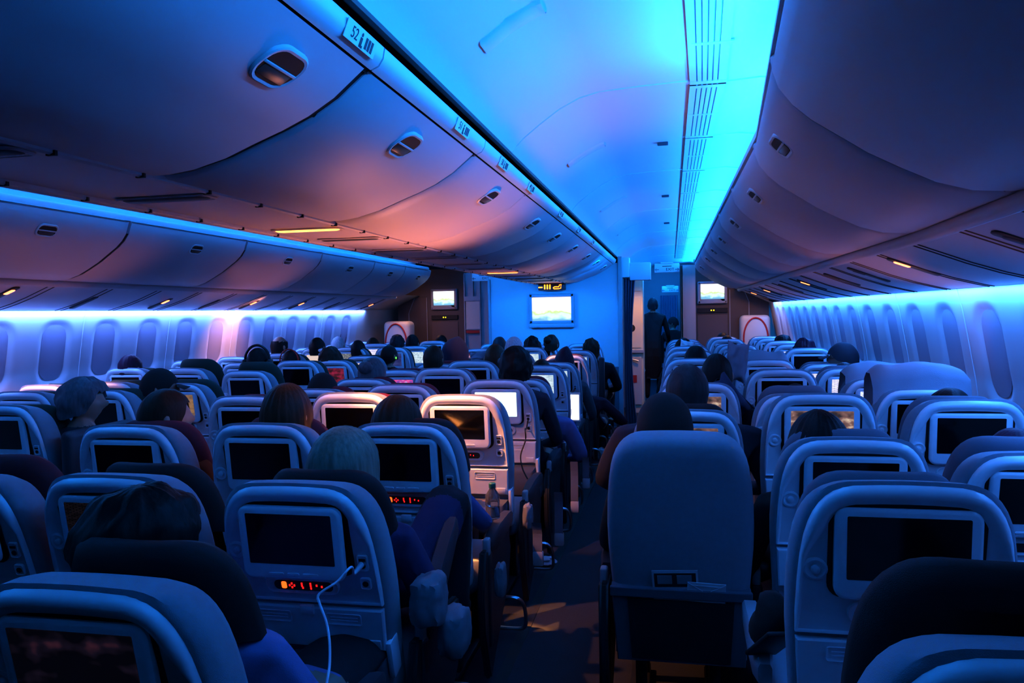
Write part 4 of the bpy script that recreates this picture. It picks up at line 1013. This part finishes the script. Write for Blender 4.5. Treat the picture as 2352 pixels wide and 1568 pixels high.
P['F9'] = person('F9', 1798, 770, 8.6, 'messy', 'black', 'black', 'person with black hair farthest along the right windows', seed=48, hs=1.1)
P['E10'] = person('E10', 1670, 770, 9.9, 'short', 'black', 'black', 'person with black hair in front of the right wall partition, nearer of two', seed=49)
P['E11'] = person('E11', 1660, 763, 10.5, 'short', 'black', 'black', 'person with black hair in front of the right wall partition, farther of two', seed=50)
P['E6'] = person('E6', 1724, 811, 6.75, 'short', 'black', 'black', 'person with black hair half hidden behind the upright grey pillow', seed=51)
st = person('crew', 1499, 683, 12.9, 'short', 'darkgrey', 'black', 'standing cabin crew person in a black dress seen from behind in the aisle', pose='stand', H=1.70, trousers='black', seed=52)
sk = bmesh.new(); rr = []
for z, rx, ry in ((1.08, .15, .12), (.95, .175, .14), (.80, .18, .15), (.62, .17, .14)): rr.append([(rx * math.cos(2 * math.pi * k / 24), .02 + ry * math.sin(2 * math.pi * k / 24), z) for k in range(24)])
obj('dress_skirt', loft(sk, rr, True, True), CL['black'], st, 60)
nx = person('next', 1546, 728, 15.2, 'cap', 'blackknit', 'black', 'blurred person in a dark cap in the cabin beyond the exit sign', yaw=1.2, seed=53)
# accessories worn by people
def worn(key, name, bm, m, smooth=50):
    t = P[key]; return obj(name, bm, m, t, smooth)
def hz(key): return [c for c in bpy.data.objects if c.parent == P[key] and c.name.split('.')[0] in ('hair', 'hood', 'baseball_cap', 'knit_cap')][0].matrix_basis.translation.z
z = hz('K6'); hp = tube(bmesh.new(), [(.108 * math.sin(a), -.01, z + .02 + .128 * math.cos(a)) for a in [math.radians(-100 + 10 * i) for i in range(21)]], .011, 8)
for s in (-1, 1): lathe(hp, [(.02, -.02), (.036, -.014), (.038, .012), (.02, .022)], 16, (s * .10, z, -.01) if 0 else (0, 0, 0), 'Z') if 0 else None
for s in (-1, 1): bx(hp, s * .104 - .018, s * .104 + .018, -.045, .03, z - .045, z + .03, .014, 3)
worn('K6', 'headphones', hp, mat('headphone_black', (.01, .01, .012), .3))
z = hz('J8'); worn('J8', 'headset_band', tube(bmesh.new(), [(.096 * math.sin(a), -.04, z + .02 + .115 * math.cos(a)) for a in [math.radians(-95 + 10 * i) for i in range(20)]], .006, 6), M_red)
z = hz('K10'); worn('K10', 'headset', bx(bmesh.new(), .082, .10, -.03, .02, z - .04, z + .02, .008), M_darkpl)
worn('K10', 'green_light', bx(bmesh.new(), .088, .10, -.045, -.034, z - .03, z - .005, .003), mat('green_led', (.1, .4, .05), .4, emit=(.15, .9, .1), estr=1.5))
z = hz('F6'); g = bmesh.new()
for s in (-1, 1):
    tube(g, [(.035 * s + .026 * math.cos(a), .108, z + .008 + .02 * math.sin(a)) for a in [math.pi * 2 * i / 12 for i in range(13)]], .003, 5, False)
    tube(g, [(.062 * s, .106, z + .012), (.082 * s, .06, z + .012), (.082 * s, -.02, z + .0)], .003, 5)
o = worn('F6', 'glasses', g, M_ink); o.matrix_basis = Matrix.Rotation(1.35, 4, 'Z')
# ================================================================== loose things
def cable(name, pts, r, m, label, n=8): return tag(obj(name, tube(bmesh.new(), smooth_path(pts, n), r, 8), m, None, 60), label, 'cable')
def bp(key, x, s, y):
    X, Y, zt, tau, t = SEATS[key]
    return Matrix.Translation((X, Y - .14 * math.sin(tau), zt)) @ Matrix.Rotation(tau, 4, 'X') @ Vector((x, y, -s))
M_wc = mat('cable_white', (.7, .72, .78), .4); M_bc = mat('cable_black', (.006, .006, .008), .5)
a = bp('C1', .184, .222, -.012); 
t = thing('charging_cable', 'white charging cable plugged into the seat with glowing red keys, hanging down its back', 'cable', a)
def rel(pts, o): return [Vector(p) - Vector(o) for p in pts]
obj('plug', tube(bmesh.new(), rel([a, a + Vector((-.012, -.03, -.018))], a), [.008, .006], 8), M_wc, t, 50)
pth = [a + Vector((-.012, -.03, -.018))] + [at(u, v, d) for u, v, d in ((806, 1302, 1.93), (775, 1335, 1.90), (733, 1364, 1.88), (734, 1385, 1.87), (750, 1430, 1.84), (757, 1475, 1.80), (757, 1525, 1.76), (752, 1560, 1.72), (745, 1600, 1.70))]
obj('cord', tube(bmesh.new(), rel(smooth_path(pth, 6), a), .0032, 8), M_wc, t, 60)
a = bp('C4', .184, .232, -.012)
cable('charging_cable', [a, a + Vector((-.005, -.03, -.05)), at(1206, 985, 4.3), at(1207, 1010, 4.28), at(1196, 1045, 4.26), at(1200, 1075, 4.24), at(1212, 1100, 4.22)], .004, M_bc, 'thin black cable hanging from the seat with the bright white screen')
a = bp('C7', .184, .232, -.012)
cable('charging_cable', [a, a + Vector((-.02, -.03, -.03)), a + Vector((-.06, -.04, -.075))], .006, mat('cable_red', (.35, .05, .04), .5), 'short red cable plugged in beside the pale screen near the aisle')
# open book lit by the reading lamp
bc = Vector((-1.075, 3.27, .815))
t = thing('open_book', 'open book with bright white pages held under the reading lamp', 'book', bc, .15)
for s in (-1, 1):
    bm = bmesh.new(); rows = []
    for yy in (-.10, .10): rows.append([(s * .135 * f, yy, .02 + .022 * math.sin(f * math.pi * .8) + .055 * f) for f in [i / 10 for i in range(11)]])
    loft(bm, rows); o = obj('page_block', bm, mat('book_page', (.8, .75, .68), .7), t, 60); o.rotation_euler = (R_(28), 0, 0)
o = obj('cover', box(-.14, .14, -.105, .105, .008, .014), M_brown, t); o.rotation_euler = (R_(28), 0, 0)
# pillows and blankets
def pillow(name, c, sx, sz, th, rot, m, label, cat, crump=.012, seed=0, group=None):
    bm = bmesh.new(); bmesh.ops.create_grid(bm, x_segments=22, y_segments=22, size=1); vs = bm.verts[:]
    r = bmesh.ops.duplicate(bm, geom=bm.faces[:] + bm.edges[:] + bm.verts[:]); v2 = [g for g in r['geom'] if isinstance(g, bmesh.types.BMVert)]
    def P3(x, y, s):
        e = (1 - abs(x) ** 3) * (1 - abs(y) ** 3); q = crump * noise.noise((x * 2.4 + seed, y * 2.4, s))
        pin = 1 - .10 * (1 - x * x) * abs(y) ** 3 - .0; pin2 = 1 - .10 * (1 - y * y) * abs(x) ** 3
        return Vector((x * sx * pin2, s * (th * max(e, 0) ** .5) + q, y * sz * pin + q))
    for v in vs: v.co = P3(v.co.x, v.co.y, -1)
    for v in v2: v.co = P3(v.co.x, v.co.y, 1)
    bmesh.ops.remove_doubles(bm, verts=bm.verts, dist=.0006)
    o = obj(name, bm, m, None, 80); o.location = c; o.rotation_euler = rot
    return tag(o, label, cat, group)
pillow('travel_pillow', at(1692, 832, 4.45), .065, .115, .04, (0, R_(8), .3), M_pillow, 'upright grey pillow wedged beside a black-haired head in the right block', 'pillow', .012, 1)
pillow('travel_pillow', at(1120, 822, 6.3), .155, .06, .05, (R_(-15), R_(-4), 0), M_pillow, 'pale grey pillow under the copper-haired head in the centre block', 'pillow', .02, 2)
pillow('blanket', at(1668, 915, 4.25), .085, .13, .05, (R_(10), R_(-38), 0), mat('blanket_navy', (.03, .045, .09), .9, bump=.5, bscale=300), 'dark blue blanket draped over the shoulder below the upright pillow', 'blanket', .02, 3)
pillow('travel_pillow', at(1578, 795, 7.5), .07, .055, .05, (R_(-10), .2, 0), M_white, 'small pale cushion behind a black-haired neck, far right aisle seats', 'pillow', .01, 4)
def drape(key, label, seed, w=.215, up=.075):
    X, Y, zt, tau, t0 = SEATS[key]; bm = bmesh.new(); rows = []
    prof = [(.19, .18), (.20, .07), (.195, up * .55), (.165, up), (.10, up + .012), (.05, up), (.025, up * .5), (.012, -.005), (-.004, -.03)]
    for i in range(29):
        x = -1 + 2 * i / 28; row = []
        for j, (y, z) in enumerate(prof):
            n = .010 * noise.noise((x * 3 + seed, j * .7, seed)); e = max(0, abs(x) - .62) / .38
            row.append((x * w + n, y + n, (z if j > 1 else -z) - .055 * e ** 2 + n + .008 * math.sin(x * 5 + seed)))
        rows.append(row)
    loft(bm, rows); o = obj('blanket', bm, M_cloth, None, 80)
    o.matrix_world = Matrix.Translation((X, Y, zt)) @ Matrix.Rotation(tau, 4, 'X')
    return tag(o, label, 'blanket', 'blankets over right window headrests')
drape('F3', 'large rumpled grey blanket bunched over a headrest in the right window seats', 1, .22, .085)
drape('F4', 'smaller grey cloth bunched over the next headrest ahead by the right windows', 2, .19, .05)
drape('E5', 'grey cloth lying over a headrest beside the action-picture screen', 3, .16, .03)
# bags and clutter along the aisle
def bag(c, r, sc, m, label, cat, seed, rot=(0, 0, 0), name='paper_bag', amp=.18):
    bm = bmesh.new(); bmesh.ops.create_icosphere(bm, subdivisions=4, radius=1)
    for v in bm.verts:
        p = v.co.copy(); m_ = max(abs(p.x), abs(p.y), abs(p.z)); q = p.lerp(p / m_, .45)
        q += p * amp * (noise.noise(p * 1.7 + Vector((seed, 0, 0))) + .5 * abs(noise.noise(p * 4 + Vector((0, seed, 0)))))
        v.co = Vector((q.x * sc[0], q.y * sc[1], q.z * sc[2])) * r
    o = obj(name, bm, m, None, 35); o.location = c; o.rotation_euler = rot
    return tag(o, label, cat)
M_bag = mat('bag_grey', (.17, .18, .21), .75, var=.15, vscale=12)
bag(at(985, 1375, 2.25), .1, (.50, .7, .72), M_bag, 'crumpled pale grey bag wedged beside the raised knee', 'bag', 3)
bag(at(1045, 1450, 2.32), .1, (.42, .7, .72), M_bag, 'pale grey bag hanging in the aisle beside the raised armrest', 'bag', 5)
bag(at(1378, 1043, 7.95), .075, (.9, .9, .8), mat('foil', (.45, .46, .5), .35), 'crumpled silvery foil lying in the aisle', 'litter', 8, name='crumpled_foil', amp=.45)
bag(at(1240, 1286, 4.62), .075, (1.1, .6, .3), M_paper, 'torn white paper scrap on the floor beside an aisle seat leg', 'litter', 9, name='paper_scrap', amp=.5)
bag(at(1213, 1185, 3.6), .08, (.28, .5, .75), M_bag, 'pale cushion end poking past an armrest in the aisle, near row', 'bag', 11, name='cushion')
bag(at(1150, 1330, 2.85), .08, (.25, .5, .75), M_bag, 'pale seat pad end between two armrests beside the aisle', 'bag', 12, name='cushion')
for k, (u0, v0, u1, v1, d) in enumerate(((1282, 1130, 1284, 1245, 4.0), (1318, 1060, 1320, 1170, 4.5), (1345, 1050, 1346, 1115, 5.0), (1232, 1200, 1236, 1290, 3.55))):
    a, b = at(u0, v0, d), at(u1, v1, d)
    t = thing('seat_belt', 'grey seat belt strap hanging into the aisle, %s from the near end' % ORD[k], 'seat belt', a, 0, 'seat belts hanging into the aisle')
    bm = bmesh.new(); w = .022
    loft(bm, [[(s * w, .01 * math.sin(f * 6), 0 - (a.z - b.z) * f) for s in (-1, 1)] for f in [i / 10 for i in range(11)]])
    for v in bm.verts: v.co.x += (b.x - a.x) * (-v.co.z) / max(.01, a.z - b.z)
    obj('strap', bm, M_pocket, t); obj('buckle', box(-.025 + b.x - a.x, .025 + b.x - a.x, -.012, .012, b.z - a.z - .02, b.z - a.z + .05, .008), M_cap, t, 40)
t = thing('water_bottle', 'small clear water bottle with green cap in the pocket of the pink-lit seat', 'bottle', at(1132, 1190, 3.30))
gl = mat('bottle_plastic', (.45, .5, .52), .1); gl.node_tree.nodes['Principled BSDF'].inputs['Transmission Weight'].default_value = .85
obj('bottle_body', lathe(bmesh.new(), [(.026, 0), (.031, .004), (.031, .05), (.028, .055), (.031, .06), (.030, .10), (.014, .125), (.012, .135)], 20), gl, t, 40)
obj('bottle_cap', lathe(bmesh.new(), [(.015, .132), (.015, .15), (.013, .152)], 16), mat('cap_green', (.02, .16, .12), .4), t, 40)
t = thing('tablet', 'bright white tablet screen glowing between two aisle seats', 'tablet', at(1312, 934, 6.1), -.1)
obj('tablet_case', box(-.085, .075, -.004, .006, -.115, .115, .006), M_white, t); obj('tablet_screen', box(-.078, .062, -.006, -.0035, -.10, .095), mat('tablet_glow', (.8, .8, .85), .4, emit=(.85, .85, 1), estr=3), t)
t = thing('folded_armrest', 'upright folded armrest standing beside the profile figure in the far aisle', 'armrest', at(158, 1085, 3.75))
obj('armrest_pad', box(-.035, .035, -.02, .45, -.12, .20, .03, 3), M_rubber, t, 50)
t = thing('folded_armrest', 'dark upright armrest beside the person in the black jacket', 'armrest', at(1382, 866, 8.2))
obj('armrest_pad', box(-.03, .03, -.02, .06, -.30, .21, .02, 3), M_rubber, t, 50)
sh = thing('shoe', 'black shoe with white logo patch sticking out beside the plain fabric seat', 'shoe', at(1765, 1435, 2.0), .2)
o = obj('shoe_upper', bmesh.new(), CL['black'], sh); bpy.data.objects.remove(o)
bm = bmesh.new(); bmesh.ops.create_icosphere(bm, subdivisions=3, radius=1)
for v in bm.verts: v.co = Vector((v.co.x * .042, v.co.y * .12, v.co.z * .05 + (.03 if v.co.y < -.3 else 0) * (v.co.z > 0)))
o = obj('shoe_upper', bm, CL['black'], sh, 60); o.rotation_euler = (R_(-35), 0, 0)
o = obj('shoe_sole', box(-.042, .042, -.115, .115, -.052, -.040, .005), M_darkpl, sh, 40); o.rotation_euler = (R_(-35), 0, 0)
o = obj('logo_patch', lathe(bmesh.new(), [(.016, -.001), (.016, .002)], 16), M_white, sh); o.location = (.02, -.05, .05); o.rotation_euler = (R_(40), R_(20), 0)
for q in [x for x in bpy.data.objects if not x.users_collection]: bpy.data.objects.remove(q)
# ================================================================== light
def area(name, loc, rot, sx, sy, power, col, spread=180):
    l = bpy.data.lights.new(name, 'AREA'); l.shape = 'RECTANGLE'; l.size = sx; l.size_y = sy; l.energy = power; l.color = col; l.spread = math.radians(spread)
    o = bpy.data.objects.new(name, l); COL.objects.link(o); o.location = loc; o.rotation_euler = rot
    return o
def _x(): pass
def spot(name, loc, target, power, col, deg, blend=.6, rad=.02):
    l = bpy.data.lights.new(name, 'SPOT'); l.energy = power; l.color = col; l.spot_size = math.radians(deg); l.spot_blend = blend; l.shadow_soft_size = rad
    o = bpy.data.objects.new(name, l); COL.objects.link(o); o.location = loc
    o.rotation_euler = (Vector(target) - Vector(loc)).to_track_quat('-Z', 'Y').to_euler()
    return o
CYAN = (.010, .262, 1.0)
PC, PCL = 84, 95
# cove lamps hidden behind the outer bins, aimed up at the aisle ceilings
area('cove_lamp_far', (.44, 13.4, HC + .745), (0, math.radians(180 - 42), 0), .06, 5.4, 70, CYAN)
area('cove_lamp_right', (.44, 6.8, HC + .745), (0, math.radians(180 - 52), 0), .06, 7.6, PC * 1.25, CYAN)
area('cove_lamp_right_aft', (.36, 1.0, HC + .745), (0, math.radians(180 - 52), .067), .06, 4.2, PC * .85, CYAN)
area('cove_lamp_left', (2 * XC - .44, 4.5, HC + .745), (0, math.radians(180 + 42), 0), .06, 12.2, PCL * 2, CYAN)
# window wash lamps in the valance edge
area('wash_lamp_left', (XC - 2.915, 5.4, HC + .072), (0, math.radians(14), 0), .03, 11, 105, (.12, .28, 1))
area('wash_lamp_right', (XC + 2.915, 7.2, HC + .072), (0, math.radians(-14), 0), .03, 8.6, 70, (.05, .27, 1))
area('wash_lamp_right_aft', (XC + 2.83, 1.2, HC + .072), (0, math.radians(-14), .067), .03, 3.6, 30, (.05, .27, 1))
WARM = (1, .36, .13)
spot('reading_spot', (-1.45, 3.12, HC + .35), (-.96, 3.54, .84), 120, WARM, 62)
spot('reading_spot', (-1.42, 3.14, HC + .35), (-1.09, 3.27, .87), 1500, (1, .36, .09), 17, .4, .01)
spot('reading_spot', (-1.55, 3.08, HC + .35), (-1.3, 3.35, .95), 45, WARM, 62)
spot('reading_spot', (-1.5, 7.04, HC + .35), (-2.05, 7.36, 1.02), 26, WARM, 36)
spot('reading_spot', (-1.5, 7.04, HC + .35), (-.98, 7.42, .97), 80, WARM, 32)
spot('reading_spot', (-4.13, 4.15, HC + .15), (-4.1, 4.45, 1.0), 60, WARM, 75)
spot('reading_spot', (-3.95, 7.25, HC + .20), (-4.6, 7.3, HC - .28), 42, (1, .4, .28), 78, 1)
spot('aisle_spot', (.42, 3.74, HC + .30), (-.46, 3.66, 0), 420, (1, .36, .05), 17, .1, .01)
# added upward spots standing in for bounce light, hidden among the seat rows
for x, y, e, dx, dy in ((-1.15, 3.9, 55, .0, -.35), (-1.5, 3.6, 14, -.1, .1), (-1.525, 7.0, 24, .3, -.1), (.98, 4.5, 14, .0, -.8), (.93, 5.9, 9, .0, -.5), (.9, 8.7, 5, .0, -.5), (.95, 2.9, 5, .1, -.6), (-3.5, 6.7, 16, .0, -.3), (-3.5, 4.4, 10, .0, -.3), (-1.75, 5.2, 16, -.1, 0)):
    spot('added_bounce_spot', (x, y, 1.03 if e > 50 else .72), (x + dx, y + dy, 2), e, (1, .33, .22), 120 if e > 50 else 86, 1, .15)
area('added_bulkhead_fill', (-.42, 8.3, HC + .5), (math.radians(72), 0, math.radians(32)), .4, .2, 8, (.0, .22, 1), 75)  # this and the next: fill lamps added in mid-air to brighten the bulkhead
area('added_bulkhead_fill', (-2.65, 8.3, HC + .5), (math.radians(72), 0, math.radians(-32)), .4, .2, 7, (.0, .22, 1), 75)
spot('galley_lamp', (-.30, 10.75, HC + .62), (-.52, 11.5, 1.1), 40, (1, .5, .15), 62, .8, .1)
area('door_lamp_left', (-3.9, 10.9, HC + .5), (0, 0, 0), .3, .3, 9, (1, .5, .35))
area('door_lamp_right', (.95, 11.0, HC + .5), (0, 0, 0), .3, .3, 9, (1, .5, .3))
area('far_cabin_lamp', (-.1, 14, HC + .85), (0, 0, 0), .3, 4, 45, CYAN)
W = bpy.data.worlds.new('cabin_dark'); S.world = W; W.use_nodes = True
W.node_tree.nodes['Background'].inputs[0].default_value = (.02, .10, .4, 1); W.node_tree.nodes['Background'].inputs[1].default_value = .02
S.view_settings.view_transform = 'Standard'; S.view_settings.look = 'None'; S.view_settings.exposure = .28; S.view_settings.gamma = .84
S.cycles.max_bounces = 7; S.cycles.diffuse_bounces = 4; S.cycles.glossy_bounces = 3; S.cycles.caustics_reflective = False; S.cycles.caustics_refractive = False
S.cycles.sample_clamp_indirect = 12
bpy.context.view_layer.update()
